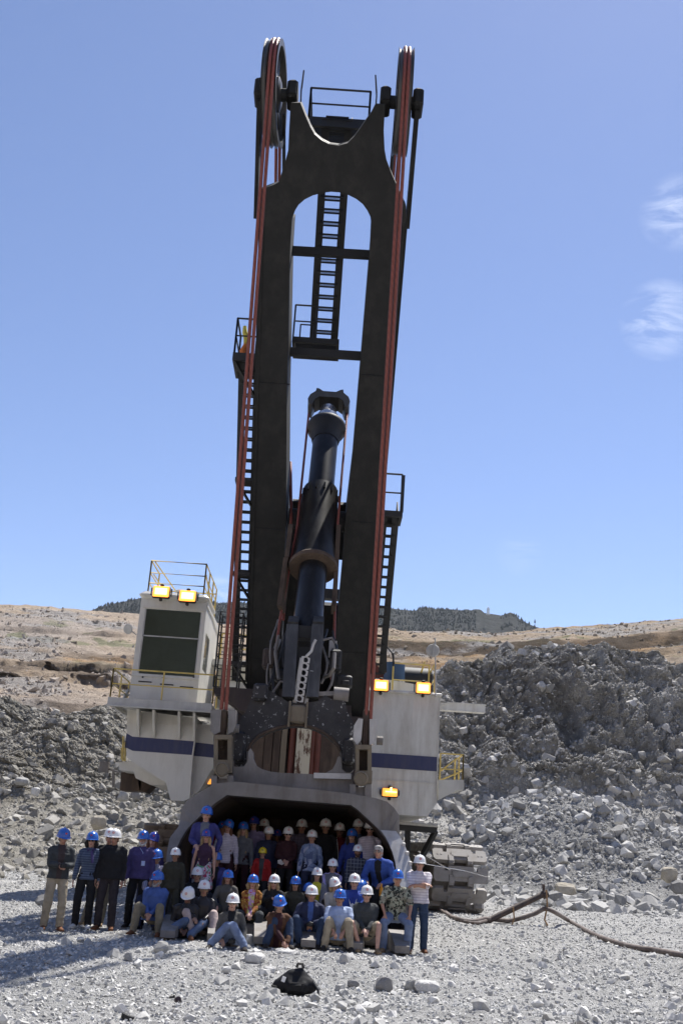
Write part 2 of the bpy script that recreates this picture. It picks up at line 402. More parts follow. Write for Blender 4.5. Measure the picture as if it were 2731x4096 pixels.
farwall('left_pit_wall', -.70, .06, 700, 340, rimL, ([0,.06,.22,.235,.3,.31,.40,.44,.62,.66,.68,.9,.94,1],[.35,.575,.655,.70,.71,.75,.765,.80,.86,.875,.90,.965,.985,1.]), [(.23,.31,.8),(.40,.43,.55),(.66,.675,.5)], M_wall, 41, 110, 300)
def rimR(U): return np.interp(U, [-.05,.05,.15,.2,.27,.34,.7], [11.5,11.65,11.8,12.25,12.75,13.3,14.5])+.06*fbm(U*25,0*U,0*U,4,93)
farwall('right_pit_wall', -.04, .70, 700, 340, rimR, ([0,.06,.3,.33,.45,.47,.56,.60,.62,.78,1],[.4,.72,.79,.83,.855,.875,.885,.93,.94,.965,1.]), [(.30,.335,.7),(.45,.50,.85),(.55,.66,1.)], M_wallR, 47, 120, 300)
# ---- forested mountain
t = NT('mountain_rock'); n1 = t.noise(.006, 9, .7)
M_mt = t.done(t.ramp(n1.outputs['Fac'], [(.35,(.025,.028,.025)),(.6,(.05,.05,.045)),(.75,(.13,.125,.115))]), 1, 0, t.bump(n1.outputs['Fac'], 1, 30), .1)
# sight line profile: (pixel x, pixel y) of the crest, from the enlarged photograph
MTP = [(-200,1500),(120,1450),(222,1397),(262,1386),(300,1379),(325,1373),(400,1372),(470,1380),(510,1386),(560,1385),(700,1390),(860,1393),(885,1396),(918,1400),(952,1403),(965,1398),(978,1395),(1000,1399),(1030,1399),(1062,1402),(1070,1399),(1082,1402),(1090,1399),(1103,1400),(1112,1408),(1135,1411),(1152,1414),(1162,1410),(1172,1406),(1182,1412),(1195,1424),(1220,1436),(1260,1450),(1400,1475),(1700,1520)]
MU = []; ME = []
for px, py in MTP:
    r = ray(px*K, py*K); MU.append(r[0]); ME.append(r[2])
u = np.linspace(-.75,.75,900); Dv = np.linspace(1500,2500,110); U, D = np.meshgrid(u, Dv); T = (D-1500)/1000
cr = np.interp(U, MU, ME); X = U*D
Z = CAMZ+D*(cr*(.55+.45*T**.8))+(fbm(X*.006, D*.006, 0*X, 6, 77, .55)*34)*np.sin(T*math.pi)**.7*(T < 1)
Zb = np.where(T >= 1, CAMZ+D*cr, Z)
VM = np.stack([X,D,Zb],-1); o = np_obj('mountain', VM.reshape(-1,3), grid_faces(len(Dv),len(u)), M_mt); tag(o, kind='structure')
# conifer forest on it, one mass nobody could count
t = NT('conifer_foliage'); n1 = t.noise(.02, 4)
M_con = t.done(t.ramp(n1.outputs['Fac'], [(.35,(.014,.019,.014)),(.65,(.032,.038,.026))]), 1)
def cone_forest(pts, hs, rs):
    n = len(pts); k = 6; a = np.arange(k)*2*math.pi/k
    rings = [(0.02,1),(1.0,.12)]
    V = np.zeros((n, k+1, 3)); V[:,0] = pts; V[:,0,2] += hs
    V[:,1:,0] = pts[:,0,None]+rs[:,None]*np.cos(a); V[:,1:,1] = pts[:,1,None]+rs[:,None]*np.sin(a); V[:,1:,2] = pts[:,2,None]
    b = np.arange(n)[:,None]*(k+1); F = np.stack([np.stack([b[:,0], b[:,0]+1+i, b[:,0]+1+(i+1)%k],-1) for i in range(k)],1).reshape(-1,3)
    return V.reshape(-1,3), F
ii = RNG.integers(45*900, 110*900-1, 34000); pts = VM.reshape(-1,3)[ii]+np.stack([RNG.normal(0,2,34000),RNG.normal(0,4,34000),0*RNG.random(34000)-1.],-1)
uu_ = pts[:,0]/pts[:,1]
rk = fbm(pts[:,0]*.012, pts[:,1]*.012, 0*pts[:,0], 4, 99)
scree = (np.abs(uu_-.1495)<.012)&(pts[:,1]>2000)
bare = (uu_ > .148)&(rk > .05)
keep = ((rk < .25)|(RNG.random(34000)<.35)) & ~scree & ~(bare & (RNG.random(34000)<.6))
pts = pts[keep]; hs = RNG.uniform(4,8.5,len(pts)); V, F = cone_forest(pts, hs, hs*RNG.uniform(.3,.46,len(pts)))
tag(np_obj('conifer_forest', V, F, M_con), 'dark conifer forest covering the far mountain', 'forest', kind='stuff')
# ---- rock scatter
ICO = None
def rock_protos(nv, sub, seed):
    out = []
    for s in range(nv):
        g = np.random.default_rng(seed+s); bm = bmesh.new(); q = g.normal(size=((9,15)[sub-1],3)); q /= np.linalg.norm(q,axis=1)[:,None]
        q = np.sign(q)*np.abs(q)**g.uniform(.55,1.)*g.uniform(.8,1,(len(q),1))*np.array([1,g.uniform(.6,1),g.uniform(.45,.85)])
        for p in q: bm.verts.new(p)
        r_ = bmesh.ops.convex_hull(bm, input=bm.verts)                    # sharp broken faces
        bmesh.ops.delete(bm, geom=[v for v in bm.verts if not v.link_faces], context='VERTS'); bmesh.ops.triangulate(bm, faces=bm.faces)
        bm.verts.index_update(); V = np.array([v.co[:] for v in bm.verts]); F = np.array([[v.index for v in f.verts] for f in bm.faces]); bm.free(); V /= np.abs(V).max()
        out.append((V, F))
    return out
def scatter(name, pts, sizes, protos, mat, label, cat):
    Vs = []; Fs = []; b = 0
    n = len(pts); ty = RNG.integers(0, len(protos), n)
    for t_, (V, F) in enumerate(protos):
        k = np.where(ty == t_)[0]; m_ = len(k)
        if not m_: continue
        q = RNG.normal(size=(m_,4)); q /= np.linalg.norm(q,axis=1)[:,None]; w_,x,y,z = q.T
        R = np.stack([1-2*(y*y+z*z),2*(x*y-z*w_),2*(x*z+y*w_),2*(x*y+z*w_),1-2*(x*x+z*z),2*(y*z-x*w_),2*(x*z-y*w_),2*(y*z+x*w_),1-2*(x*x+y*y)],-1).reshape(-1,3,3)
        W = np.einsum('nij,vj->nvi', R, V)*sizes[k][:,None,None]+pts[k][:,None,:]
        Vs.append(W.reshape(-1,3)); Fs.append((F[None]+(np.arange(m_)*len(V))[:,None,None]).reshape(-1,3)+b); b += m_*len(V)
    o = np_obj(name, np.concatenate(Vs), np.concatenate(Fs), mat); tag(o, label, cat, kind='stuff'); return o
def stone_mat(name, lo, hi, warm=.0):
    t = NT(name); g = t.n.new('ShaderNodeNewGeometry'); r = t.ramp(g.outputs['Random Per Island'], [(0,lo),(.55,tuple((a+b)/2 for a,b in zip(lo,hi))),(1,hi)])
    n = t.noise(9, 8, .7); c = t.mix(.6, r, t.ramp(n.outputs['Fac'], [(.3,.7),(.7,1.25)]), 'MULTIPLY')
    return t.done(c, .93, 0, t.bump(n.outputs['Fac'], .5, .03), .2)
M_st = stone_mat('pale_stone', (.36,.355,.335), (.70,.685,.645)); M_stB = stone_mat('bank_stone', (.19,.18,.155), (.43,.41,.37)); M_stR = stone_mat('heap_stone', (.26,.255,.24), (.54,.53,.505))
P1 = rock_protos(10, 1, 100); P2 = rock_protos(14, 2, 200)
def floor_pts(n, d0, d1, pw=1.3, ux=.5):
    D = d0*(d1/d0)**RNG.random(n)**(1/pw) if False else (d0**-.6+RNG.random(n)*(d1**-.6-d0**-.6))**(-1/.6)
    X = RNG.uniform(-ux,ux,n)*D; return np.stack([X,D,floor_z(X,D)],-1)
p = floor_pts(60000, 6, 48); s = .008+.022*RNG.random(len(p))**3+.0009*p[:,1]; p[:,2] += s*.1
scatter('gravel', p, s, P1, M_st, 'fine pale gravel strewn over the pit floor', 'gravel')
p = floor_pts(9000, 6, 46); c = fbm(p[:,0]*.4, p[:,1]*.4, 0*p[:,0], 3, 222); near = np.exp(-((p[:,1]-17.)/1.6)**2)+.8*np.exp(-((p[:,1]-12.5)/2)**2)*(p[:,0]>0)
k = (RNG.random(len(p)) < .12+.5*sst(.0,.4,c)+.6*near)&~((np.abs(p[:,0]+.7)<4)&(p[:,1]>20.)&(p[:,1]<40)); p = p[k]
s = .022+.075*RNG.random(len(p))**4; p[:,2] += s*.25
scatter('stones', p, s, P2, M_st, 'broken stones the size of fists littering the pit floor', 'stones')
def bank_pts(V, wgt, n):
    f = V.reshape(-1,3); w_ = wgt.ravel(); return f[RNG.choice(len(f), n, p=w_/w_.sum())]
w_ = mL*(.14+.86*(1-sL))*(VL[...,2] < 11); p = bank_pts(VL, w_, 26000); p[:,2] -= .03; s = .03+.34*RNG.random(len(p))**16+.07*RNG.random(len(p))**3; scatter('left_bank_rubble', p, s, P2, M_stB, 'dark loose rubble covering the slope left of the shovel', 'rubble')
w_ = mR*(.2+.8*(1-sR)); p = bank_pts(VR, w_, 24000); s = .03+.40*RNG.random(len(p))**26+.075*RNG.random(len(p))**3; scatter('right_bank_rubble', p, s, P2, stone_mat('bank_stone_grey',(.25,.24,.22),(.52,.505,.475)), 'grey loose rubble covering the high bank right of the shovel', 'rubble')
w_ = sst(.3,1.5,hz)+.03; w_[:, :] *= (U[:240,:420]*0+1) if False else 1
p = bank_pts(VH, w_, 20000); s = .035+.32*RNG.random(len(p))**18+.08*RNG.random(len(p))**3; scatter('heap_rubble', p, s, P2, M_stR, 'pale blasted rock covering the heap behind the crawler', 'rubble')
fp = np.stack([RNG.uniform(7,26,2600), RNG.uniform(42,52,2600), np.zeros(2600)],-1); fp[:,2] = floor_z(fp[:,0],fp[:,1]); s = .05+.4*RNG.random(2600)**7
scatter('toe_rubble', fp, s, P2, M_stR, 'blocks of rock lying along the foot of the right bank', 'rubble')
fp = np.stack([-RNG.uniform(5,26,2200), RNG.uniform(40,52,2200), np.zeros(2200)],-1); fp[:,2] = floor_z(fp[:,0],fp[:,1]); s = .04+.3*RNG.random(2200)**7
scatter('left_toe_rubble', fp, s, P2, M_stB, 'blocks of rock lying along the foot of the left bank', 'rubble')

for nm, mt_, n_ in (('left_pit_wall',stone_mat('wall_stone_tan',(.27,.225,.175),(.47,.40,.33)),8000),('right_pit_wall',stone_mat('wall_stone_brown',(.22,.18,.13),(.40,.33,.25)),6000)):
    V_, k2_ = WALLV[nm]; ee = (V_[...,2]-CAMZ)/V_[...,1]
    w_ = (.15+sst(-.1,.3,k2_))*(ee > .1)*(np.abs(V_[...,0]/V_[...,1]) < .5); p = bank_pts(V_, w_, n_); p += RNG.normal(0,.3,p.shape)*np.array([1,1,0]); s = .08+.8*RNG.random(n_)**16+.22*RNG.random(n_)**3
    scatter(nm+'_rubble', p, s, P1, mt_, 'scattered rock debris on the '+nm.split('_')[0]+' terraced pit wall', 'rubble')

p = bank_pts(VR, mR*(.3+.7*sR), 30000); s = .025+.07*RNG.random(len(p))**2; scatter('right_bank_scree', p, s, P1, stone_mat('scree_grey',(.26,.25,.225),(.54,.52,.48)), 'fine scree clinging to the steep face of the right bank', 'scree')
p = bank_pts(VL, mL*(.3+.7*sL), 20000); s = .025+.06*RNG.random(len(p))**2; scatter('left_bank_scree', p, s, P1, M_stB, 'fine scree clinging to the steep face of the left bank', 'scree')
# ================================================================== THE SHOVEL
WORLD_PARENTS = set()
def setp(o, parent):
    o.parent = parent
    if parent.name in WORLD_PARENTS: o.matrix_parent_inverse = Matrix.Translation(-parent.location)
    return o
def wempty(name, loc):
    o = empty(name, loc); WORLD_PARENTS.add(o.name); return o
def pb(mb, name, mat, parent, smooth=False): return setp(mb.build(name, mat, None, smooth), parent)
C_WHITE = (.66,.65,.60)
M_white = paint('cream_paint', C_WHITE, .5, var=.06, dirt=(.30,.26,.2), dirt_amt=.55, bumps=.05)
M_cab = paint('cab_paint', (.66,.64,.575), .42, var=.05, dirt=(.30,.26,.2), dirt_amt=.25, bumps=.04)
M_deck = paint('dusty_deck_paint', (.50,.49,.455), .7, var=.15, dirt=(.34,.32,.28), dirt_amt=.7)
M_blue = paint('blue_stripe_paint', (.02,.028,.10), .45, var=.12, dirt=(.1,.1,.11), dirt_amt=.35, bumps=.04)
M_black = paint('black_boom_paint', (.015,.015,.015), .7, var=.2, scale=2.5, dirt=(.06,.058,.052), dirt_amt=.3, bumps=.12, spec=.3)
M_gloss = paint('glossy_black_paint', (.013,.012,.012), .33, var=.3, dirt=(.06,.06,.06), dirt_amt=.45, bumps=.06, spec=.3)
M_blk2 = paint('black_steel', (.018,.018,.018), .6, var=.3)
M_yel = paint('yellow_rail_paint', (.62,.46,.12), .5, var=.12, dirt=(.4,.36,.26), dirt_amt=.5)
M_steel = paint('worn_grey_steel', (.225,.21,.195), .7, .1, var=.28, scale=.9, dirt=(.11,.085,.06), dirt_amt=.75, bumps=.25)
M_steelL = paint('scoured_and_sunlit_pale_steel', (.50,.49,.47), .5, .2, var=.2, dirt=(.25,.2,.15), dirt_amt=.5, bumps=.2)  # scoured parts, and the sunlit tone of the right bail
M_silver = paint('polished_steel', (.6,.6,.6), .25, .85, var=.1)
M_rust = paint('rust_brown', (.062,.042,.03), .85, var=.35, dirt=(.17,.12,.08), dirt_amt=.6, bumps=.5)
M_red = paint('red_rust_paint', (.13,.035,.022), .6, var=.3, dirt=(.08,.05,.04), dirt_amt=.6)
M_ochre = paint('mud_stained_steel', (.20,.165,.115), .8, .1, var=.25, dirt=(.12,.1,.08), dirt_amt=.6, bumps=.4)
M_grille = paint('grey_steel_beam', (.058,.055,.052), .45, .3, var=.2, dirt=(.2,.2,.19), dirt_amt=.5)
def speckled():
    t = NT('dusty_black_casting'); n = t.noise(2.2, 8, .7); v = t.noise(5.2, kind='ShaderNodeTexVoronoi')
    c = t.ramp(n.outputs['Fac'], [(.35,(.014,.013,.015)),(.62,(.035,.033,.034)),(.75,(.12,.115,.11))])
    c = t.mix(t.math('MULTIPLY', t.ramp(v.outputs['Distance'], [(.13,1),(.3,0)]), t.ramp(n.outputs['Fac'], [(.3,.1),(.5,.75)])), c, (.45,.45,.44))
    n3 = t.noise(11, 3, .6); c = t.mix(t.ramp(n3.outputs['Fac'], [(.62,0),(.68,.75)]), c, (.42,.42,.41))
    return t.done(c, .6, 0, t.bump(n.outputs['Fac'], .3, .05))
M_cast = speckled()
def rope_mat():
    t = NT('greased_red_rope'); wv = t.n.new('ShaderNodeTexWave'); wv.inputs['Scale'].default_value = 5; wv.inputs['Distortion'].default_value = .5
    wv.bands_direction = 'DIAGONAL'; t.l.new(t.tc.outputs['Object'], wv.inputs['Vector']); n = t.noise(1.2, 5)
    c = t.mix(wv.outputs['Fac'], (.20,.055,.04), (.24,.068,.05)); c = t.mix(t.ramp(n.outputs['Fac'],[(.45,0),(.65,.5)]), c, (.16,.05,.035))
    return t.done(c, .5, .2, t.bump(wv.outputs['Fac'], .15, .01))
M_rope = rope_mat()
def glass_mat(name, c, r=.08):
    t = NT(name); return t.done(c, r, 0, None, .8)
def cab_glass():
    t = NT('cab_window_glass'); g = t.n.new('ShaderNodeBsdfGlossy'); g.inputs['Roughness'].default_value = .03; g.inputs['Color'].default_value = (.6,.85,.95,1)
    tr = t.n.new('ShaderNodeBsdfTransparent'); tr.inputs['Color'].default_value = (.035,.07,.07,1)
    mx = t.n.new('ShaderNodeMixShader'); mx.inputs[0].default_value = .05
    t.l.new(tr.outputs[0], mx.inputs[1]); t.l.new(g.outputs[0], mx.inputs[2]); t.l.new(mx.outputs[0], t.n['Material Output'].inputs['Surface']); return t.m
M_dkb = paint('dark_greased_frame', (.035,.024,.022), .7, var=.4, dirt=(.10,.075,.05), dirt_amt=.5)
M_cabglass = cab_glass(); M_mirror = glass_mat('dark_mirror_glass', (.02,.03,.03))
def lamp_mat(name, c, s):
    t = NT(name); n = t.n.new('ShaderNodeTexGradient'); t.b.inputs['Base Color'].default_value = (.8,.5,.2,1)
    t.b.inputs['Emission Color'].default_value = (*c,1); t.b.inputs['Emission Strength'].default_value = s; return t.m
M_lamp = lamp_mat('lit_floodlight_glass', (1,.30,.035), 1.5); M_lampc = lamp_mat('lit_floodlight_core', (1,.66,.22), 3.4); M_lampd = lamp_mat('dim_floodlight_glass', (1,.36,.04), .9)
M_rubber = paint('black_rubber', (.02,.02,.02), .8)

shovel = wempty('mining_shovel', (-.7,40,0))
tag(shovel, 'giant black and cream mining shovel with raised twin-leg boom and bucket on the gravel', 'mining shovel')
XC = -.7
F0 = np.array([34.5,4.5]); T0 = np.array([21.4,19.3]); AXV = (T0-F0)/np.linalg.norm(T0-F0); NV = np.array([-AXV[1], AXV[0]])
NV = NV if NV[0] < 0 else -NV; BL = np.linalg.norm(T0-F0)
def B(x, s, h=0.):
    q = F0+AXV*s+NV*h; return Vector((x, q[0], q[1]))
BN = (0, NV[0], NV[1])
def onb(px, py, h=.7):
    """sight line to (x, s) on the boom plane at offset h"""
    q = F0+AXV*5+NV*h; p = PPL(px, py, (0,q[0],q[1]), np.array(BN)); return p[0], float(np.dot(p[1:]-F0, AXV))
# ---- boom
M_sheave = paint('dark_sheave_steel', (.085,.083,.08), .4, .5, var=.25)
HW = .7
def trace(pts, h=.7): return [onb(x, y, h) for x, y in pts]
legL_in = trace([(670,510),(666,574),(659,903),(657,1200),(650,1350),(640,1500)])+[(-1.45,1.2)]
legR_in = trace([(852,510),(849,574),(829,815),(807,1075),(792,1200),(783,1330),(771,1457),(766,1530)])+[(.2,1.2)]
Lout = [(-2.5,1.2),(-2.5,13.5),(-2.58,17.6)]; Rout = [(1.12,1.2),(1.12,13.5),(1.16,17.2)]
boom_o = None
m = MB()
def slab(m, poly, h0=HW, h1=-HW): m.prism([B(x,s,h0) for x,s in poly], Vector(BN)*(h1-h0))
a, b = onb(670,510)[1], onb(852,510)[1]
slab(m, [Lout[0]]+[(x,s) for x,s in legL_in[::-1]]+[(-2.56,a)])
slab(m, [(x,s) for x,s in legR_in[::-1]]+[(1.14,b),Rout[0]])
arch = trace([(671,500),(676,486),(686,470),(700,458),(718,449),(740,443),(760,440.5),(780,442),(800,448),(818,457),(833,469),(843,483),(850,497)])
topL = trace([(655,372),(662,345),(664,300),(666,262),(668,236),(690,236)]); notch = trace([(700,262),(712,290),(722,308),(738,322),(756,331),(778,334),(798,329),(813,314),(826,296),(840,276),(853,258),(862,240)])
topR = trace([(884,240),(881,300),(883,345),(888,372),(896,392)])
headp = [legL_in[0],(-2.56,a)]+[(-2.58,17.55),(-2.1,17.75)]+topL+notch+topR+[(1.1,17.4),(1.14,b),legR_in[0]]+arch[::-1]
slab(m, headp, HW, .1)
boom_o = pb(m, 'boom', M_black, shovel)
bd = MB()      # weld beads, side rails and small brackets on the legs
for x in (-2.46,1.08):
    bd.bar(B(x,1.4,.715), B(x,17,.715), .05, .03)
for x in (-2.56,1.18): bd.bar(B(x,2,0), B(x,16.8,0), .03, .5, up=BN)
for k in range(3):
    s_ = 4+k*4.3
    bd.box(B(-2.0,s_,.71), (.8,.02,.03)); bd.box(B(.65,s_+.4,.71), (.7,.02,.03))
pb(bd, 'boom_seam', M_black, boom_o)
m = MB()
m.prism([B(-1.55,.8,-.5),B(.25,.8,-.5),B(.25,5.3,-.5),B(-1.55,5.3,-.5)], Vector(BN)*-.2); m.prism([B(-1.5,5.3,-.45),B(-1.08,5.3,-.45),B(-1.12,8.7,-.45),B(-1.45,8.7,-.45)], Vector(BN)*-.2)
pb(m, 'boom_web', M_black, boom_o)
m = MB(); m.prism([B(-.02,6.9,-.45),B(.2,6.9,-.45),B(.2,8.7,-.45),B(-.05,8.7,-.45)], Vector(BN)*-.2); pb(m, 'boom_gusset', M_black, boom_o)
# horns beside the sheaves, outer arms, bearings, axle
for sx, xo, xi in ((-1,-2.68,-1.88),(1,1.2,.40)):
    m = MB(); w_ = .1
    m.prism([B(xo-w_/2,16.8,.35),B(xo-w_/2,19.6,.3),B(xo-w_/2,20.0,0),B(xo-w_/2,19.6,-.3),B(xo-w_/2,16.8,-.35)], (w_,0,0))
    pb(m, 'sheave_arm', M_black, boom_o)
    for xx in (xo, xi+(.0 if sx < 0 else 0)):
        m = MB(); c = B(xx,19.76,0)
        m.cbox(c, (.26,.62,.5), .05); m.cbox(c+Vector((0,0,.3)), (.16,.3,.16), .03); m.tube([c+Vector((0,0,.36)),c+Vector((0,0,.47))], .02, 6)
        m.box(c+Vector((.02,-.33,-.05)), (.16,.05,.3)); pb(m, 'bearing_block', M_black, boom_o)
    m = MB(); m.lathe(B(xo,19.76,0), [(.16,0),(.16,abs(xi-xo))], (1 if sx<0 else -1,0,0), 16); pb(m, 'axle', M_blk2, boom_o)
    # tall curved rod beside the inner bearing
    m = MB(); x = xi+(.22 if sx<0 else -.22); m.tube([B(x,19.5,.2), B(x,19.9,.25), B(x+(.04 if sx<0 else -.06),20.35,.2), B(x,19.95,.05)], .018, 6); pb(m, 'rope_guard', M_blk2, boom_o)
SHX = {-1:-2.33, 1:.84}; SR = 1.27
for sx in (-1,1):
    m = MB(); c = B(SHX[sx],19.76,0); prof = []
    for g in range(3):                                     # three rope grooves on the rim
        h = -.18+g*.12; prof += [(SR,h),(SR-.05,h+.025),(SR-.06,h+.06),(SR-.05,h+.095)]
    prof += [(SR,.18),(SR-.16,.18),(SR-.17,.05),(SR-.17,-.05),(SR-.16,-.18)]
    AX = Vector((1,-.05 if sx < 0 else -.01,0)).normalized(); m.lathe(c, prof, AX, 64, closed=True)
    n = 8                                                  # web with rounded openings: spokes, inner ring, hub
    m.lathe(c, [(.30,-.17),(.42,-.12),(.42,.12),(.30,.17)], AX, 28)
    m.lathe(c, [(.50,-.05),(.50,.05),(.40,.07),(.40,-.07)], AX, 28, closed=True)
    for k in range(n):
        a_ = 2*math.pi*k/n; YX = Vector((0,0,1)).cross(AX); d = YX*math.cos(a_)+Vector((0,0,math.sin(a_))); e = YX*-math.sin(a_)+Vector((0,0,math.cos(a_)))
        w0, w1 = .12, .2
        m.prism([c+d*.45-e*w0-Vector((.05,0,0)), c+d*.8-e*w0*.8-Vector((.05,0,0)), c+d*1.12-e*w1-Vector((.05,0,0)), c+d*1.12+e*w1-Vector((.05,0,0)), c+d*.8+e*w0*.8-Vector((.05,0,0)), c+d*.45+e*w0-Vector((.05,0,0))], (.1,0,0))
    pb(m, 'sheave', [M_sheave], boom_o, True)
# ---- hoist ropes: bucket bail, up the front, over the sheave and down behind the boom to the drum
def tang(c, r, p):
    """front tangent point on circle c,r (in y,z) from p"""
    d = np.array(c)-np.array(p); L_ = np.linalg.norm(d); a_ = math.asin(r/L_); u_ = d/L_
    ca, sa = math.cos(a_), math.sin(a_); v = np.array([u_[0]*ca-u_[1]*sa, u_[0]*sa+u_[1]*ca])
    q = np.array(p)+v*L_*ca
    v2 = np.array([u_[0]*ca+u_[1]*sa, -u_[0]*sa+u_[1]*ca]); q2 = np.array(p)+v2*L_*ca
    return q if q[0] < q2[0] else q2
cS = np.array([B(0,19.76)[1], B(0,19.76)[2]])
BAIL = {-1:(-2.40,24.4), 1:(.93,24.4)}
for sx in (-1,1):
    for off in (-.048,.048):
        zb = 4.3; xb = BAIL[sx][0]+off*1.1; xs = SHX[sx]+off*1.0-.0
        q = tang(cS, SR-.02, (24.4, zb)); back = np.array([40.5,8.2])
        a0 = math.atan2(q[1]-cS[1], q[0]-cS[0]); a0 = a0 if a0 > 0 else a0+2*math.pi
        pts = [(xb,24.4,zb-.5),(xb,24.4,zb)]
        for k in range(1,6): t_ = k/6; pts.append((xb+(xs-xb)*t_, 24.4+(q[0]-24.4)*t_, zb+(q[1]-zb)*t_))
        a1 = math.radians(48)
        for k in range(17):
            a_ = a0+(a1-a0)*k/16; pts.append((xs, cS[0]+(SR-.02)*math.cos(a_), cS[1]+(SR-.02)*math.sin(a_)))
        pts.append((xs*.95, 38.5, 8.0))
        m = MB(); m.tube(pts, .042, 10); pb(m, 'hoist_rope', M_rope, shovel, True)
# ---- dipper handle
H0 = np.array([-.67,25.6,6.0]); H1 = np.array([-.62,30.42,15.22]); HD = (H1-H0)/np.linalg.norm(H1-H0); HL = np.linalg.norm(H1-H0)
def H(t): return Vector(H0+HD*t)
def hs(py):
    """distance along the handle seen at image height py"""
    lo, hi = -2., HL+2
    for _ in range(40):
        mid = (lo+hi)/2; p = H0+HD*mid-CA
        z_ = p[1]*math.cos(PITCH)+p[2]*math.sin(PITCH); y_ = (-p[1]*math.sin(PITCH)+p[2]*math.cos(PITCH))*FPX/z_; x_ = p[0]*FPX/z_
        yy = (2048-(-x_*math.sin(ROLL)+y_*math.cos(ROLL)))/K
        if yy > py: lo = mid
        else: hi = mid
    return lo
tt = {k: hs(k) for k in (925,955,965,990,1130,1150,1200,1275,1290,1320,1450,1600)}
hx = Vector(HD)
m = MB(); m.lathe(H(hs(1470)), [(.36,0),(.38,.3),(.38,tt[990]-hs(1470)+.2)], hx, 40)
handle = pb(m, 'dipper_handle', M_gloss, shovel, True)
m = MB(); L0 = H(tt[990])
m.lathe(L0, [(.4,-.55),(.5,-.1),(.58,0),(.60,.12),(.58,.2),(.40,.26)], hx, 40); pb(m, 'flange', M_blk2, handle, True)
m = MB(); m.lathe(H(tt[965]), [(.26,-.1),(.33,-.05),(.34,.12),(.27,.2),(.25,.5),(.2,.6)], hx, 32); pb(m, 'end_neck', M_silver, handle, True)
m = MB(); ec = H(tt[925])
prof = [(-.62,-.42),(-.66,-.2),(-.6,.02),(-.44,.2),(-.42,.36),(-.34,.34),(-.2,.22),(.2,.22),(.34,.34),(.42,.36),(.44,.2),(.6,.02),(.66,-.2),(.62,-.42),(.52,-.5),(.44,-.2),(.3,-.06),(-.3,-.06),(-.44,-.2),(-.52,-.5)]
uy = Vector((0,-HD[2],HD[1]))
m.prism([ec+Vector((x,0,0))+Vector(HD)*z+uy*-.28 for x,z in prof], uy*.56); pb(m, 'end_cap', M_gloss, handle)
for sx in (-1,1):
    m = MB(); m.lathe(ec+Vector((sx*.56,0,0))+Vector(HD)*-.2-Vector((.07,0,0)), [(.24,0),(.2,.04),(.2,.1),(.24,.14)], (1,0,0), 20); pb(m, 'small_sheave', M_steel, handle, True)
# saddle block that carries the handle between the boom legs
m = MB()
m.lathe(H(tt[1290]), [(.62,-.25),(.60,-.1),(.56,.15),(.55,tt[1200]-tt[1290]),(.52,tt[1150]-tt[1290]),(.50,tt[1130]-tt[1290]),(.44,tt[1130]-tt[1290]+.06),(.40,tt[1130]-tt[1290])], hx, 40)
for k in range(14):
    a_ = 2*math.pi*k/14; u_ = Vector((1,0,0)); v_ = uy; p = H(tt[1150])+(u_*math.cos(a_)+v_*math.sin(a_))*.53; m.bar(p, p+hx*.22, .05)
sad = pb(m, 'saddle_block', M_gloss, shovel, True)
m = MB(); m.lathe(H(tt[1290])+hx*-.27, [(.42,0),(.64,0),(.66,.1),(.62,.16),(.42,.16)], hx, 36); pb(m, 'wiper_ring', M_rust, sad, True)
sc_ = H(tt[1200]); m = MB(); m.lathe(Vector((-1.5,sc_[1]+.75,sc_[2]+.3)), [(.3,0),(.3,1.7)], (1,0,0), 20)
m.box(Vector((-.66,sc_[1]+.5,sc_[2]+.2)), (1.0,.9,1.0), Matrix.Rotation(math.radians(-27),3,'X')); pb(m, 'shipper_shaft', M_black, sad)
for k_, pts in enumerate([[(669,1215),(660,1290),(645,1400)],[(777,1215),(771,1330),(766,1400)]]):   # rope guards at its sides
    m = MB(); q = [Vector(P(x,y,27.6-.3*i)) for i,(x,y) in enumerate(pts)]
    for a_, b_ in zip(q, q[1:]): m.bar(a_, b_, .12, .5)
    pb(m, 'rope_guard', M_rust, sad)
def crope(pts, r): m = MB(); m.tube([P(*p) for p in pts], r, 8); pb(m, 'crowd_rope', M_rope, shovel, True)
crope([(709,950,30.2),(683,1205,27.5),(643,1424,27.0),(629,1530,26.8)], .035)
crope([(797,950,30.2),(775,1207,27.5),(767,1475,27.0),(761,1560,26.8)], .035)
crope([(667,1062,29.6),(669,1194,28.2),(650,1424,27.2)], .045)
# fork that ties the handle to the bucket
for px0, px1 in ((672,662),(730,717)):
    m = MB(); a_ = Vector(P(px0,1440,25.35)); b_ = Vector(P(px1,1606,24.95)); m.bar(a_, b_, .29, .34, up=(0,1,0))
    m.bar(a_+Vector((0,0,0)), a_+Vector((0,.5,.25)), .26); pb(m, 'handle_fork', M_grille, handle)
m = MB(); m.box(Vector(P(700,1455,25.7)), (.8,.5,.3)); m.box(Vector(P(697,1540,25.5)), (.5,.3,1.1)); pb(m, 'fork_web', M_blk2, handle)
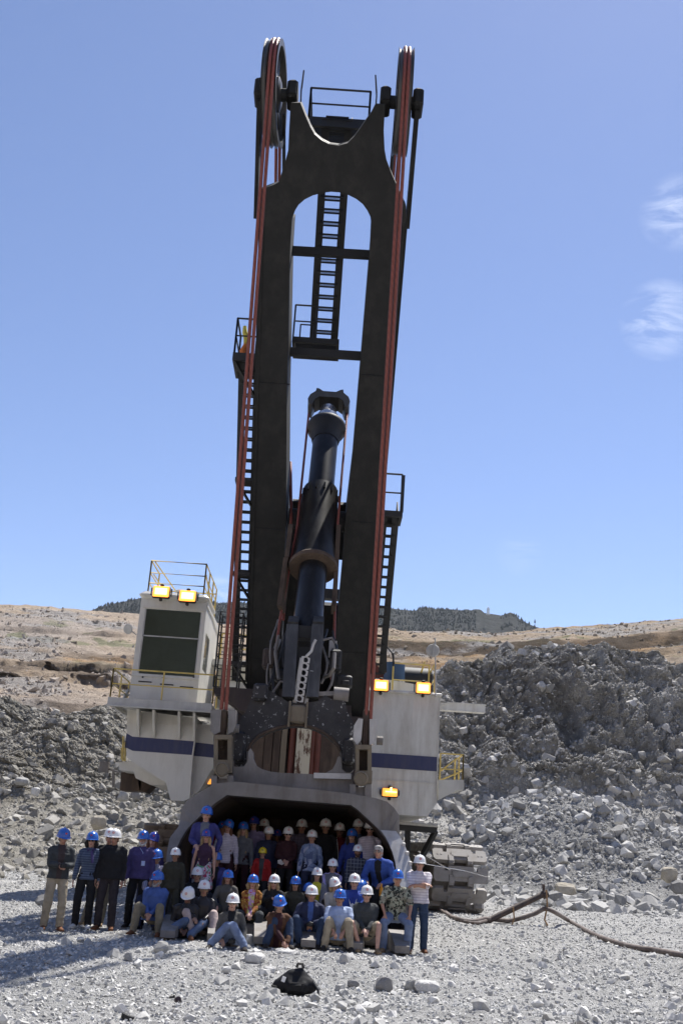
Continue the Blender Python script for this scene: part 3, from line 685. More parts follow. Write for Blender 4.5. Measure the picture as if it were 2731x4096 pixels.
# perforated actuator plate
m = MB(); a_ = Vector(P(703,1508,24.75)); b_ = Vector(P(686,1612,24.75)); dv = (b_-a_); ln = dv.length; dn = dv.normalized(); xv = Vector((1,0,-.2)).normalized()
hw = .105; nh = 7
bm = bmesh.new(); yv = Vector((0,-1,0)); seg = ln/nh
for i in range(nh):
    c = a_+dn*(i+.5)*seg; ring = []; sq = []
    for k in range(12):
        t_ = 2*math.pi*k/12; ring.append(c+(xv*math.cos(t_)+dn*math.sin(t_))*.062)
        mx_ = max(abs(math.cos(t_))/hw, abs(math.sin(t_))/(seg/2)); sq.append(c+(xv*math.cos(t_)+dn*math.sin(t_))/mx_)
    for dep in (0,1): pass
    v0 = [bm.verts.new(p) for p in ring]; v1 = [bm.verts.new(p) for p in sq]; w0 = [bm.verts.new(p+Vector((0,.06,0))) for p in ring]
    for k in range(12):
        j = (k+1)%12; bm.faces.new((v0[k],v0[j],v1[j],v1[k])); bm.faces.new((v0[k],w0[k],w0[j],v0[j]))
me = bpy.data.meshes.new('perforated_plate'); bm.to_mesh(me); bm.free(); me.materials.append(M_steelL)
o = bpy.data.objects.new('perforated_plate', me); COL.objects.link(o); setp(o, handle)
m = MB(); m.bar(a_+Vector((-.1,.25,.0)), b_+Vector((-.1,.25,0)), .1,.08); m.bar(a_+Vector((.16,.2,-.3)), b_+Vector((.16,.2,-.1)), .08,.06)
m.tube([a_, a_+Vector((.12,0,.14)), a_+Vector((.15,0,.3)), a_+Vector((.2,0,.42))], .035, 6); pb(m, 'actuator_bracket', M_steelL, handle)
m = MB(); c = Vector(P(766,1593,24.9)); m.lathe(c, [(.16,0),(.16,.36)], (1,0,-.03), 20); m.bar(c-Vector((.5,0,.05)), c, .1); pb(m, 'trip_motor', M_steel, handle, True)
m = MB(); m.box(Vector(P(764,1491,26.6)), (.2,.12,.42)); pb(m, 'junction_box', M_steelL, shovel)
m = MB()
for q_, r_ in (([(745,1555,25.6),(757,1550,25.4),(766,1535,25.3),(768,1500,25.5)],.05),([(640,1460,26),(632,1500,25.8),(640,1560,25.6)],.04),([(741,1470,25.9),(762,1465,26),(770,1478,26)],.03),([(620,1600,25.4),(645,1565,25.4),(660,1570,25.2)],.03)):
    m = MB(); m.tube([P(*p) for p in q_], r_, 8); pb(m, 'hydraulic_hose', M_steel, handle, True)
hr = random.Random(5)
for i in range(12):
    x0 = hr.choice((-1,1))*hr.uniform(.42,.85)-.68; z0 = hr.uniform(5.2,6.0); m = MB(); q_ = [Vector((x0,25.6+hr.uniform(0,.5),z0))]
    dx_ = hr.uniform(-.12,.12)
    for k in range(1,9): t_ = k/8; q_.append(q_[0]+Vector((dx_*math.sin(t_*4.5)*1.3,.9*t_*t_,hr.uniform(-.01,.01)+1.3*t_)))
    m.tube(q_, hr.uniform(.02,.04), 6); pb(m, 'hydraulic_hose', hr.choice((M_blk2,M_steel,M_blk2)), handle, True)
for (cx,cz,sx_,sz_) in ((-1.55,6.15,.35,.5),(-1.25,5.75,.3,.3),(.1,6.2,.3,.55),(.35,5.7,.4,.3)):
    m = MB(); m.cbox((cx,26.2,cz), (sx_,.5,sz_), .05); m.cbox((cx+.03,25.95,cz-.05), (sx_*.5,.12,sz_*.4), .02); pb(m, 'valve_block', hr.choice((M_blk2,M_dkb)), handle)
# ---- bucket
def r4(cx, cy): return (430.6+.3296*cx, 1435.4+.3296*cy)
def r2(cx, cy): return ((600+cx/3.136)/K, (3200+cy/3.136)/K)
def r4b(cx, cy): return ((1300+cx/3.484)/K, (3200+cy/3.484)/K)
DM = 23.6
MN = np.array([0,-2.85,1.75]); MN = MN/np.linalg.norm(MN)      # the mouth leans back: lip forward, top rearward
def at_m(pts, off=0):
    q = [Vector(PPL(x,y,(0,21.85+off,0.),MN)) for x,y in pts]
    return [p if p.y < 23.15+off else Vector(P(x,y,23.15+off)) for p,(x,y) in zip(q,pts)]
def at_(pts, D): return [Vector(P(x,y,D)) for x,y in pts]
out_px = [(384,1956),(390,1925),(410,1899),(413,1883),(418,1856),(431,1837),(492,1800),(540,1795),(800,1822),(862,1833),(888,1841),(905,1856),(916,1872),(917,1913),(925,1936),(933,1957),(938,1990),(939,2020),(942,2051),(943,2090)]
in_px = [(402,1957),(415,1929),(427,1909),(434,1900),(443,1890),(456,1878),(496,1843),(521,1826),(806,1849),(822,1860),(850,1886),(868,1903),(884,1924),(890,1934),(900,1945),(911,1960),(916,1986),(920,2005),(927,2035),(931,2090)]
Ro = [Vector((-2.98,21.9,.12))]+at_m(out_px); Ri = [Vector((-2.76,21.9,.12))]+at_m(in_px)
for p in (Ro[-1],Ri[-1]): p.y = 21.9
Ro[-1].z = .12; Ri[-1].z = .12; n = len(Ro)
V = []; dy = [0,.55]
for rr in (Ro,Ri):
    for d in dy: V += [p+Vector((0,d,0)) for p in rr]
Fq = []
for i in range(n-1):
    Fq += [(i,i+1,2*n+i+1,2*n+i), (n+i,3*n+i,3*n+i+1,n+i+1), (i,n+i,n+i+1,i+1), (2*n+i,2*n+i+1,3*n+i+1,3*n+i)]
m = MB(); m.add(V, Fq)
bucket = pb(m, 'bucket', M_steel, shovel)
# shell running back from the mouth, outside grey, inside rusty
cx_ = sum(p.x for p in Ro)/n
def ringat(rr, D, k, shrink, dz=0):
    f_ = max(0,1-(D-DM-.3)/2.9); return [Vector((cx_+(p.x-cx_)*k, D-(1-(p.z-.1)/2.8)*1.65*f_, .1+(p.z-.1)*shrink+dz)) for p in rr]
mid = [(a_*.35+b_*.65) for a_, b_ in zip(Ro,Ri)]
shell = [ringat(mid, DM+.3, 1, 1), ringat(mid, DM+1.6, .985, 1.0), ringat(mid, DM+3.2, .95, .98), ringat(mid, DM+4.4, .86, .9)]
inner = [ringat(Ri, DM+.3, .998, .998), ringat(Ri, DM+1.6, .97, .985), ringat(Ri, DM+3.0, .94, .96), ringat(Ri, DM+4.2, .84, .88)]
def loft(m, rings, cap):
    k = len(rings[0]); V = [p for r in rings for p in r]; Fq = [(i*k+j,i*k+j+1,(i+1)*k+j+1,(i+1)*k+j) for i in range(len(rings)-1) for j in range(k-1)]
    if cap: Fq.append(tuple((len(rings)-1)*k+j for j in range(k)))
    m.add(V, Fq)
m = MB(); loft(m, shell, True); pb(m, 'bucket_shell', M_steel, bucket)
m = MB(); loft(m, inner, True)
m.add([(-2.75,21.7,.24),(1.8,21.7,.24),(1.7,DM+4.2,.42),(-2.8,DM+4.2,.42)], [(0,1,2,3)])
for k in range(5): m.box((-2.0+k*.8,DM+2.1,.36), (.12,3.6,.06), Matrix.Rotation(.045,3,'X'))
pb(m, 'bucket_liner', M_rust, bucket)
m = MB(); m.cbox((-.5,21.55,.15), (4.7,.8,.24), .06); pb(m, 'bucket_lip', M_steel, bucket)
for k in range(6):
    x = -2.6+k*.84; m = MB(); y0 = 21.2
    m.add([(x-.2,y0,.02),(x+.2,y0,.02),(x+.2,y0,.34),(x-.2,y0,.34),(x-.13,y0-1.05,.02),(x+.13,y0-1.05,.02),(x+.13,y0-1.05,.14),(x-.13,y0-1.05,.14),(x-.18,y0-.45,.02),(x+.18,y0-.45,.02),(x+.18,y0-.45,.3),(x-.18,y0-.45,.3)],
      [(0,1,2,3),(4,7,6,5),(0,8,9,1),(1,9,10,2),(2,10,11,3),(3,11,8,0),(8,4,5,9),(9,5,6,10),(10,6,7,11),(11,7,4,8)])
    pb(m, 'bucket_tooth', M_steel, bucket)
# thick cast cheeks outside the ring
m = MB(); m.prism(at_([r4b(640,20),r4b(860,20),r4b(960,110),r4b(1030,210),r4b(1035,462),r4b(1000,480),r4b(930,440),r4b(885,425),r4b(760,290)], DM-.25), (0,.3,0)); pb(m, 'cheek_plate', M_steel, bucket); m = MB()
m.prism(at_([(492,1806),(440,1832),(431,1838),(419,1857),(414,1884),(430,1868),(470,1845),(500,1822)], DM-.25), (0,.3,0)); pb(m, 'cheek_plate', M_steel, bucket)
m = MB(); q = at_m([r4b(890,425),r4b(960,520),r4b(1010,620),r4b(1060,740),r4b(1100,880),r4b(1115,1000),r4b(1130,1200),r4b(1140,1450)], -.15)
V = []
for i, p in enumerate(q):
    wd = .18; V += [p+Vector((-wd,0,0)), p+Vector((wd*.8,0,0)), p+Vector((wd*.8,.12,0)), p+Vector((-wd,.12,0))]
m.add(V, [(4*i+j,4*i+(j+1)%4,4*i+4+(j+1)%4,4*i+4+j) for i in range(len(q)-1) for j in range(4)]+[(0,1,2,3),tuple(4*(len(q)-1)+j for j in (3,2,1,0))])
for p in q[2:]: m.cbox(p+Vector((.12,.03,0)), (.08,.12,.1), .02)
pb(m, 'wear_casting', M_steelL, bucket)
# back plate with lugs, above the mouth
bp = [(320,1165),(320,985),(352,990),(395,985),(418,955),(425,880),(440,858),(455,880),(458,930),(480,980),(520,1005),(580,1022),(650,1030),(880,1040),(960,1032),(1010,1005),(1035,960),(1045,925),(1057,912),(1068,925),(1075,1005),(1110,1038),(1150,1040),(1155,1212)]
m = MB(); m.prism(at_([r4(*p) for p in bp], 24.35), (0,.45,0)); pb(m, 'bucket_back_plate', M_steel, bucket)
m = MB(); q = at_([r4(880,1050),r4(1140,1056)], 24.3); m.bar(q[0], q[1], .12, .1, up=(0,1,0)); pb(m, 'latch_keeper', M_steelL, bucket)
# black arch yoke
yk = [(462,425),(520,430),(570,455),(650,505),(720,545),(830,548),(920,525),(955,490),(1010,520),(1095,520),(1110,590),(1162,690),(1168,840),(1160,1005),(1135,1028),(1105,1028),(1080,1005),(1072,900),(1052,835),(980,770),(900,720),(840,700),(770,692),(700,695),(620,712),(540,742),(480,775),(430,822),(414,860),(412,950),(395,980),(360,988),(332,972),(322,930),(325,850),(345,760),(352,680),(372,640),(405,608),(440,520)]
m = MB(); m.prism(at_([r4(*p) for p in yk], 24.85), (0,.8,0)); yoke = pb(m, 'yoke', M_cast, bucket)
rim = [(424,880),(440,828),(500,768),(560,740),(640,712),(720,698),(800,698),(870,712),(940,742),(1000,785),(1045,835),(1066,880)]
m = MB(); m.tube(at_([r4(*p) for p in rim], 24.83), .035, 6); pb(m, 'yoke_rim', M_rust, yoke, True)
m = MB(); c = Vector(P(*r4(770,625),24.8)); m.cbox(c, (.34,.3,.42), .04); m.lathe(c+Vector((0,-.16,0)), [(.12,0),(.12,-.05)], (0,-1,0), 16)
for dx in (-.2,.2): m.bar(c+Vector((dx,-.05,.3)), c+Vector((dx,-.05,-.3)), .05)
pb(m, 'latch_box', M_ochre, yoke)
m = MB(); m.cbox(Vector(P(*r4(510,470),24.8)), (.34,.3,.4), .05); pb(m, 'yoke_boss', M_cast, yoke)
for q_, d_ in (((360,850),(.3,.3,.7)),((1125,880),(.28,.3,.6))): m = MB(); m.cbox(Vector(P(*r4(*q_),24.8)), d_, .06); pb(m, 'yoke_boss', M_cast, yoke)
# rope bails at either side
for sx, cxp, cheek, low, pin, foot, mt in (
    (-1, 248, ((163,590),(235,590),(228,745),(190,762),(160,735)), (188,765,308,1000), (242,1008), (165,1050,320,1165), M_steel),
    (1, 1240, ((1190,650),(1222,655),(1210,800),(1180,835),(1155,800),(1160,700)), (1172,835,1282,1075), (1208,1072), (1130,1110,1280,1232), M_steelL)):  # right cheeks in paler steel: sunlight put into their colour
    m = MB(); q = at_([r4(*p) for p in cheek], 24.15); m.prism(q, (0,.5,0)); off = 125 if sx < 0 else 0
    ch2 = [((285,590),(340,592),(338,700),(318,745),(285,760))] if sx < 0 else [((1268,655),(1324,660),(1315,790),(1300,825),(1268,835))]
    m.prism(at_([r4(*p) for p in ch2[0]], 24.15), (0,.5,0)); bl = pb(m, 'rope_bail', mt, bucket)
    m = MB(); x0,y0,x1,y1 = low
    for xa, xb in ((x0,x0+24),(x1-28,x1)):
        m.prism(at_([r4(xa,y0),r4(xb,y0),r4(xb,y1),r4(xa,y1)], 24.0), (0,.45,0))
    m.prism(at_([r4(x0,y0),r4(x1,y0),r4(x1,y0+32),r4(x0,y0+32)], 23.97), (0,.5,0)); m.prism(at_([r4(x0-5,y1-60),r4(x1+5,y1-60),r4(x1+2,y1+30),r4(x0+2,y1+30)], 23.98), (0,.5,0))
    pb(m, 'bail_link', M_ochre, bl)
    m = MB(); m.prism(at_([r4(x0+24,y0+32),r4(x1-28,y0+32),r4(x1-28,y1-60),r4(x0+24,y1-60)], 24.3), (0,.05,0)); pb(m, 'bail_recess', M_rust, bl)
    m = MB(); m.lathe(Vector(P(*r4(*pin),23.95)), [(.16,0),(.165,-.06),(.13,-.09),(.12,-.07)], (0,-1,0) if False else (0,1,0), 24); pb(m, 'pin', M_ochre, bl, True)
    m = MB(); x0,y0,x1,y1 = foot
    for xa, xb in ((x0,x0+42),(x1-45,x1)): m.prism(at_([r4(xa,y0),r4(xb,y0),r4(xb,y1),r4(xa,y1)], 23.95), (0,.5,0))
    m.prism(at_([r4(x0+42,y0+20),r4(x1-45,y0+20),r4(x1-45,y1+5),r4(x0+42,y1+5)], 24.05), (0,.4,0)); pb(m, 'bail_foot', M_steel, bl)
    m = MB(); m.cbox(Vector(P(*r4(cxp,730),24.4)), (.16,.3,.9), .03); pb(m, 'rope_socket', M_rust, bl)
    m = MB(); m.lathe(Vector(P(*r4(cxp+(70 if sx<0 else 78),720 if sx<0 else 805),24.4)), [(.1,0),(.1,.14)], (1,0,0), 12); pb(m, 'bail_pin', M_steel, bl); m = MB(); m.lathe(Vector(P(*r4(cxp-85,710 if sx<0 else 790),24.4)), [(.1,0),(.1,.14)], (1,0,0), 12); pb(m, 'bail_pin', M_steel, bl)
# ---- stairs and ladders on the boom
def stair(name, xl0, xl1, xr0, xr1, s0, s1, h, pitch=.32, mat=M_blk2, mesh=True, parent=shovel, rail=None):
    """stringers either side with level treads, lying on the boom slope"""
    m = MB()
    L0, L1, R0, R1 = B(xl0,s0,h), B(xl1,s1,h), B(xr0,s0,h), B(xr1,s1,h)
    m.bar(L0, L1, .04, .2, up=(1,0,0)); m.bar(R0, R1, .04, .2, up=(1,0,0))
    n_ = max(2,int((s1-s0)/pitch))
    for i in range(n_+1):
        t_ = i/n_; a_ = L0.lerp(L1,t_); b_ = R0.lerp(R1,t_)
        m.bar(a_+Vector((0,-.09,0)), b_+Vector((0,-.09,0)), .03, .04); m.bar(a_+Vector((0,.09,0)), b_+Vector((0,.09,0)), .03, .04)
        if mesh:
            for k in range(3): m.bar(a_+Vector((0,-.045+.045*k,0)), b_+Vector((0,-.045+.045*k,0)), .012)
    st = pb(m, name, mat, parent)
    if rail:
        m = MB()
        for L_, R_s in rail:
            o_ = -Vector(BN)*1.0
            a_, b_ = (L0,L1) if L_ < 0 else (R0,R1)
            a_, b_ = a_+Vector((L_*.07,0,0)), b_+Vector((L_*.07,0,0)); k = int((b_-a_).length/1.6)
            m.tube([a_+o_, b_+o_], .022, 6); m.tube([a_+o_*.5, b_+o_*.5], .018, 6)
            for i in range(k+1): p = a_.lerp(b_, i/k); m.tube([p, p+o_], .02, 6)
        pb(m, 'handrail', mat, st)
    return st
sx0, ss0 = onb(745,790,-1.5); sx1, ss1 = onb(768,440,-1.5)
stair('boom_stair', sx0-.33, sx1-.33, sx0+.27, sx1+.27, ss0, 19.2, -1.5, rail=[(1,0)])
def railing(name, pts, hgt, mat, parent, r=.022, mids=(.5,), toe=None, posts=None):
    """posts on every given foot point, top and middle rails"""
    m = MB(); pts = [Vector(p) for p in pts]; up = Vector((0,0,hgt))
    m.tube([p+up for p in pts], r, 6)
    for f in mids: m.tube([p+up*f for p in pts], r*.85, 6)
    for a_, b_ in zip(pts, pts[1:]):
        k = max(1, round((b_-a_).length/1.25))
        for i in range(k+1): p = a_.lerp(b_, i/k); m.tube([p, p+up], r, 6)
    if toe:
        for a_, b_ in zip(pts, pts[1:]): m.bar(a_+Vector((0,0,.05)), b_+Vector((0,0,.05)), .01, .1)
    return pb(m, name, mat, parent, True)
def deck(name, x0, x1, y0, y1, z, mat, parent, th=.12, slats=True):
    m = MB(); m.box(((x0+x1)/2,y0+.04,z-th/2), (x1-x0,.08,th)); m.box(((x0+x1)/2,y1-.04,z-th/2), (x1-x0,.08,th))
    m.box((x0+.04,(y0+y1)/2,z-th/2), (.08,y1-y0-.16,th)); m.box((x1-.04,(y0+y1)/2,z-th/2), (.08,y1-y0-.16,th))
    k = int((y1-y0)/.07)
    for i in range(k): m.box(((x0+x1)/2, y0+.1+i*.07, z-.03), (x1-x0-.16,.02,.04))
    return pb(m, name, mat, parent)
# boom point platform with its handrail
pl = P(722,296,23.4); pr_ = P(832,303,23.4)
dk = deck('boom_point_platform', pl[0]-.1, pr_[0]+.12, 22.9, 24.3, pl[2], M_blk2, shovel, th=.28)
railing('handrail', [(pl[0]-.15,24.2,pl[2]),(pl[0]-.15,23.0,pl[2]),(pr_[0]+.15,23.0,pl[2]),(pr_[0]+.15,24.2,pl[2])], .98, M_blk2, dk, .03)
# middle cross beams and landing
for y_, x0, x1 in ((576,670,852),(808,666,832)):
    a_ = onb(x0,y_,-.2); b_ = onb(x1,y_+10,-.2); m = MB(); m.bar(B(a_[0],a_[1],-.2), B(b_[0],b_[1],-.2), .14, .22); pb(m, 'cross_beam', M_blk2, boom_o)
a_ = onb(672,795,-.9); b_ = onb(778,802,-.9); q = B(a_[0],a_[1],-.9); q2 = B(b_[0],b_[1],-.9)
dk = deck('boom_landing', q[0], q2[0], q[1]-.5, q[1]+.55, q[2]+.05, M_blk2, shovel, th=.16)
railing('handrail', [(q[0]+.02,q[1]-.45,q[2]+.05),(q[0]+.62,q[1]-.45,q[2]+.05)], 1.0, M_blk2, dk, .025)
railing('handrail', [(q[0]+.2,q[1]-.42,q[2]+.05),(q[0]+.56,q[1]-.42,q[2]+.05)], .42, M_blk2, dk, .02, mids=())
# outer stairs beside each leg, with landings
stair('leg_stair', -2.98, -2.98, -2.56, -2.56, 2.6, 12.9, -.15, rail=[(-1,0)])
for s_, in ((3.3,),(6.4,),(9.4,)):
    m = MB(); m.box(B(-2.8,s_,0), (.55,.5,.1)); m.bar(B(-2.56,s_-.7,.2), B(-3.0,s_,.1), .06); pb(m, 'stair_bracket', M_blk2, boom_o)
q = B(-2.8,13.05,.0)
dk = deck('side_platform', -3.2, -2.55, q[1]-.3, q[1]+.9, q[2], M_blk2, shovel, th=.22)
railing('handrail', [(-2.6,q[1]-.25,q[2]),(-3.17,q[1]-.25,q[2]),(-3.17,q[1]+.85,q[2])], 1.05, M_blk2, dk, .028)
m = MB(); m.bar((-3.15,q[1]-.2,q[2]-.2), B(-2.6,12.0,.1), .07); pb(m, 'knee_brace', M_blk2, dk)
t = NT('yellow_red_windsock'); g = t.n.new('ShaderNodeSeparateXYZ'); t.l.new(t.tc.outputs['Generated'], g.inputs[0])
M_sock = t.done(t.ramp(g.outputs[2], [(.0,(.6,.16,.04)),(.42,(.6,.2,.05)),(.5,(.62,.52,.08)),(1,(.62,.55,.1))]), .8)
m = MB(); c = Vector((-2.98,q[1]+.1,q[2])); m.tube([c+Vector((.05,0,.03)),c+Vector((.0,0,.25)),c+Vector((.06,.02,.45)),c+Vector((.08,0,.62)),c+Vector((.0,0,.82)),c+Vector((-.02,0,1.0))], [.08,.1,.07,.1,.07,.05], 8)
pb(m, 'windsock', M_sock, dk, True)
stair('leg_stair', 1.24, 1.24, 1.58, 1.58, 3.2, 8.6, -.15, rail=[(1,0)])
q = B(1.4,8.75,0)
dk = deck('side_platform', 1.15, 1.75, q[1]-.2, q[1]+.7, q[2], M_blk2, shovel, th=.18)
railing('handrail', [(1.2,q[1]-.1,q[2]),(1.7,q[1]-.1,q[2])], 1.15, M_blk2, dk, .028); m = MB(); m.bar((1.72,q[1]-.1,q[2]),(1.74,q[1]+.1,q[2]+1.2), .1, .05); pb(m, 'gate_post', M_blk2, dk)
# caged ladder tower at the left boom foot
m = MB(); fr = [P(507,1405,30.5), P(560,1405,30.5)]; x0, x1 = fr[0][0], fr[1][0]; zt, zb = fr[0][2], P(500,1577,30.5)[2]
for x in (x0,x1):
    for y in (30.5,31.2): m.tube([(x,y,zb),(x,y,zt)], .025, 6)
for x in (x0+.22,): m.tube([(x,30.5,zb),(x,30.5,zt)], .02, 6)
k = 7
for i in range(k+1):
    z = zb+(zt-zb)*i/k
    m.tube([(x0,30.5,z),(x1,30.5,z),(x1,31.2,z),(x0,31.2,z)], .018, 6, closed=True)
pb(m, 'ladder_cage', M_blk2, shovel)
m = MB(); c0 = P(492,1578,30.3); c1 = P(580,1582,30.3)
m.prism([c0, c1, P(580,1640,30.3), P(550,1630,30.3), P(520,1606,30.3), P(492,1592,30.3)], (0,1.3,0)); pb(m, 'foot_platform', M_dkb, shovel)
# ---- revolving house
HY = 34.5
def hx_(px, py, D=HY): return P(px,py,D)
xr = hx_(1006,1740)[0]; zt = hx_(930,1594)[2]; zb = hx_(930,1872)[2]; zs0 = hx_(1005,1772)[2]; zs1 = hx_(1005,1739)[2]; zseam = hx_(930,1795)[2]
m = MB(); b_ = .35
m.prism([(-3.4,HY,zb),(xr-.28,HY,zb),(xr,HY,zb+.42),(xr,HY,zt),(-3.4,HY,zt)], (0,10.5,0))
house = pb(m, 'house', M_white, shovel)
m = MB(); m.box(((1.0+xr)/2+.0,HY-.008,(zs0+zs1)/2), (xr-1.0,.02,zs1-zs0)); m.box((xr+.004,HY+5.2,(zs0+zs1)/2), (.012,10.3,zs1-zs0)); pb(m, 'blue_stripe', M_blue, house)
m = MB(); m.box(((1.0+xr)/2,HY-.01,zseam), (xr-1.0,.03,.02)); m.box((xr-.02,HY-.012,(zb+zt)/2+.2), (.03,.03,zt-zb-.5))
for x_ in (1.95,2.75): m.box((x_,HY-.004,(zs1+zt)/2), (.014,.012,zt-zs1-.1)); m.box((x_+.3,HY-.004,(zseam+zb)/2), (.014,.012,zseam-zb-.1))
for i in range(12): m.box((1.3+i*.2,HY-.01,zseam+.05), (.025,.02,.025)); m.box((1.3+i*.2,HY-.01,zs1+.05), (.02,.02,.02))
m.box((3.3,HY-.006,zseam-.35), (.1,.015,.16)); m.cbox(((1.0+xr)/2,HY+.02,zt+.04), (xr-1.0+.1,.24,.1), .03)
for i in range(7): m.box((1.35+i*.36, HY-.006, zt-.12), (.03,.02,.03))
pb(m, 'panel_trim', M_white, house)
m = MB(); m.prism([hx_(862,1558,35.1), hx_(900,1562,35.1), hx_(955,1572,35.1), hx_(955,1592,35.1), hx_(862,1590,35.1)], (0,.6,0))
m.lathe(hx_(923,1567,35.2), [(.03,0),(.1,0),(.1,.03),(.03,.03)], (0,1,0), 12, closed=True); pb(m, 'roof_hatch', M_white, house)
m = MB(); m.tube([hx_(905+.0,1590,35.8), hx_(905,1545,35.8), hx_(906,1524,35.8)], .36, 18); pb(m, 'blue_tank', paint('blue_tank_paint',(.03,.07,.14),.5), house, True)
m = MB(); m.lathe(hx_(930,1565,36.5), [(.5,-.9),(.5,.9)], (1,0,0), 20); pb(m, 'roof_cylinder', M_blk2, house, True)
a_ = hx_(901,1572,34.9); w1 = hx_(996,1578,34.9)
railing('roof_rail', [(a_[0],34.9,zt+.05),(w1[0]-.18,34.9,zt+.05)], hx_(940,1525,34.9)[2]-zt-.05, M_yel, house, .028, mids=(.45,))
railing('roof_rail', [(w1[0],34.75,zt+.05),(w1[0],38.9,zt+.05)], 1.05, M_yel, house, .026)
railing('roof_rail', [(a_[0]+.25,37.4,zt+.1),(w1[0]-.4,37.4,zt+.1)], 1.25, M_yel, house, .026)
m = MB(); m.tube([hx_(975,1520,35.5), hx_(962,1560,36.5)], .03, 6); m.tube([(a_[0]+.1,34.9,zt),(a_[0]+.1,37.4,zt+1.1)], .026, 6); pb(m, 'rail_brace', M_yel, house)
def floodlight(px, py, D, w_, h_, par, mat=M_lamp, core=M_lampc, tilt=.1):
    c = Vector(P(px,py,D)); R = Matrix.Rotation(-tilt,3,'X')
    m = MB(); m.cbox(c+R@Vector((0,.1,0)), (w_+.035,.16,h_+.035), .02, R)
    m.bar(c+Vector((-w_/2-.06,.1,-h_*.35)), c+Vector((-w_/2-.06,.1,h_*.35)), .03, .06); m.bar(c+Vector((w_/2+.06,.1,-h_*.35)), c+Vector((w_/2+.06,.1,h_*.35)), .03, .06)
    m.cbox(c+Vector((0,.1,h_/2+.06)), (.12,.1,.07), .02); m.cbox(c+Vector((0,.12,-h_/2-.07)), (.1,.1,.1), .02)
    for i in range(4): m.box(c+R@Vector((-w_/2+w_*(i+.5)/4,.2,0)), (.02,.06,h_*.8), R)
    f = pb(m, 'floodlight', M_blk2, par)
    m = MB(); m.cbox(c+R@Vector((0,.005,0)), (w_,.05,h_), .035, R); pb(m, 'lamp_glass', mat, f)
    if core:
        m = MB(); m.cbox(c+R@Vector((-w_*.0,-.018,0)), (w_*.74,.02,h_*.62), .02, R); pb(m, 'lamp_bulb', core, f)
    return f
floodlight(875,1574,34.3,.46,.34,shovel); floodlight(972,1580,34.3,.46,.34,shovel)
floodlight(895,1820,34.35,.48,.24,shovel,M_lampd,None); 
m = MB(); c = Vector(P(898,1812,34.3)); m.box(c, (.05,.03,.1)); m.box(c+Vector((0,0,-.09)), (.36,.02,.03)); pb(m, 'lamp_filament', M_lampc, shovel)
m = MB(); c = Vector(P(480,1795,34.3)); m.box(c, (.14,.06,.16)); pb(m, 'marker_lamp', M_lampd, shovel)
# round mirror on a pole, side beam, side stair platform
m = MB(); m.tube([P(1000,1601,34.4), P(999,1466,34.4)], .022, 8); mp_ = pb(m, 'mirror_pole', M_steelL, house, True)
m = MB(); c = Vector(P(993,1494,34.35)); m.lathe(c, [(.02,.0),(.20,.01),(.225,.04),(.2,.07),(.02,.09)], (.25,1,0), 28); m.bar(c+Vector((.03,-.01,-.22)), c+Vector((.03,-.01,.24)), .05,.02); pb(m, 'mirror', M_deck, mp_, True)
m = MB(); a_ = Vector(P(1006,1622,36)); b2 = Vector(P(1112,1627,36)); m.box(((a_.x+b2.x)/2,36,(a_.z)), (b2.x-a_.x,.35,.22)); m.box(((a_.x+b2.x)/2,36,a_.z-.125), (b2.x-a_.x+.02,.4,.03)); m.box(((a_.x+b2.x)/2,36,a_.z+.125), (b2.x-a_.x+.02,.4,.03))
m.prism([(a_.x-.05,35.8,a_.z-.1),(a_.x+.3,35.8,a_.z+.1),(a_.x-.05,35.8,a_.z+.35)], (0,.05,0)); pb(m, 'outrigger_beam', M_white, house)
m = MB(); q = [P(x,y,35.5) for x,y in ((1006,1791),(1065,1791),(1065,1814),(1050,1815),(1006,1838))]; m.prism(q, (0,2.4,0)); dk = pb(m, 'side_step', M_deck, house)
xa, xb, za = P(1010,1791,35.5)[0], P(1063,1793,35.5)[0], P(1030,1792,35.5)[2]
railing('step_rail', [(xa,35.6,za),(xb,35.6,za),(xb,37.8,za)], .86, M_yel, dk, .028, mids=(.42,)); m = MB(); m.tube([(xa+.05,35.7,za+.3),(xb-.2,35.7,za+.75)], .028, 6); m.tube([(xa+.05,35.7,za),(xb-.1,35.7,za+.3)], .028, 6); pb(m, 'stair_handrail', M_yel, dk)
# things seen through the arch: rusty posts, a peeling post
for px, wd, mt in ((590,.35,M_rust),(612,.25,M_rust),(632,.2,M_rust),(648,.16,M_ochre),(668,.22,M_red),(678,.08,M_rust),(712,.24,M_red),(727,.24,M_red),(745,.3,M_rust),(768,.3,M_rust)):
    m = MB(); a_ = P(px,1765,31.5); m.box((a_[0],31.5,4.1), (wd,.3,3.2)) if mt is not M_red else m.lathe((a_[0],31.45,2.5), [(wd/2,0),(wd/2,3.2)], (0,0,1), 14); pb(m, 'frame_post', mt, house, mt is M_red)
t = NT('peeling_cream_paint'); n = t.noise(1, 8, .75, vec=t.mapping((5,5,1.4))); M_peel = t.done(t.ramp(n.outputs['Fac'], [(.44,(.10,.05,.03)),(.5,(.55,.50,.38))], 'LINEAR'), .8)
m = MB(); a_ = P(695,1740,31.3); m.box((a_[0],31.3,4.1), (.42,.2,3.0)); pb(m, 'peeling_post', M_peel, house)
m = MB(); m.box((-.9,32.4,4.0), (3.9,.3,3.2)); m.box((-.9,31.7,5.35), (3.2,.5,.5)); m.box((-.9,32.9,6.0),(3.2,1.2,.6)); pb(m, 'front_frame', M_dkb, house)
m = MB(); m.prism([P(x,y,36.) for x,y in ((845,1520),(862,1520),(905,1590),(865,1590))], (0,2,0)); pb(m, 'walkway_floor', M_red, house)
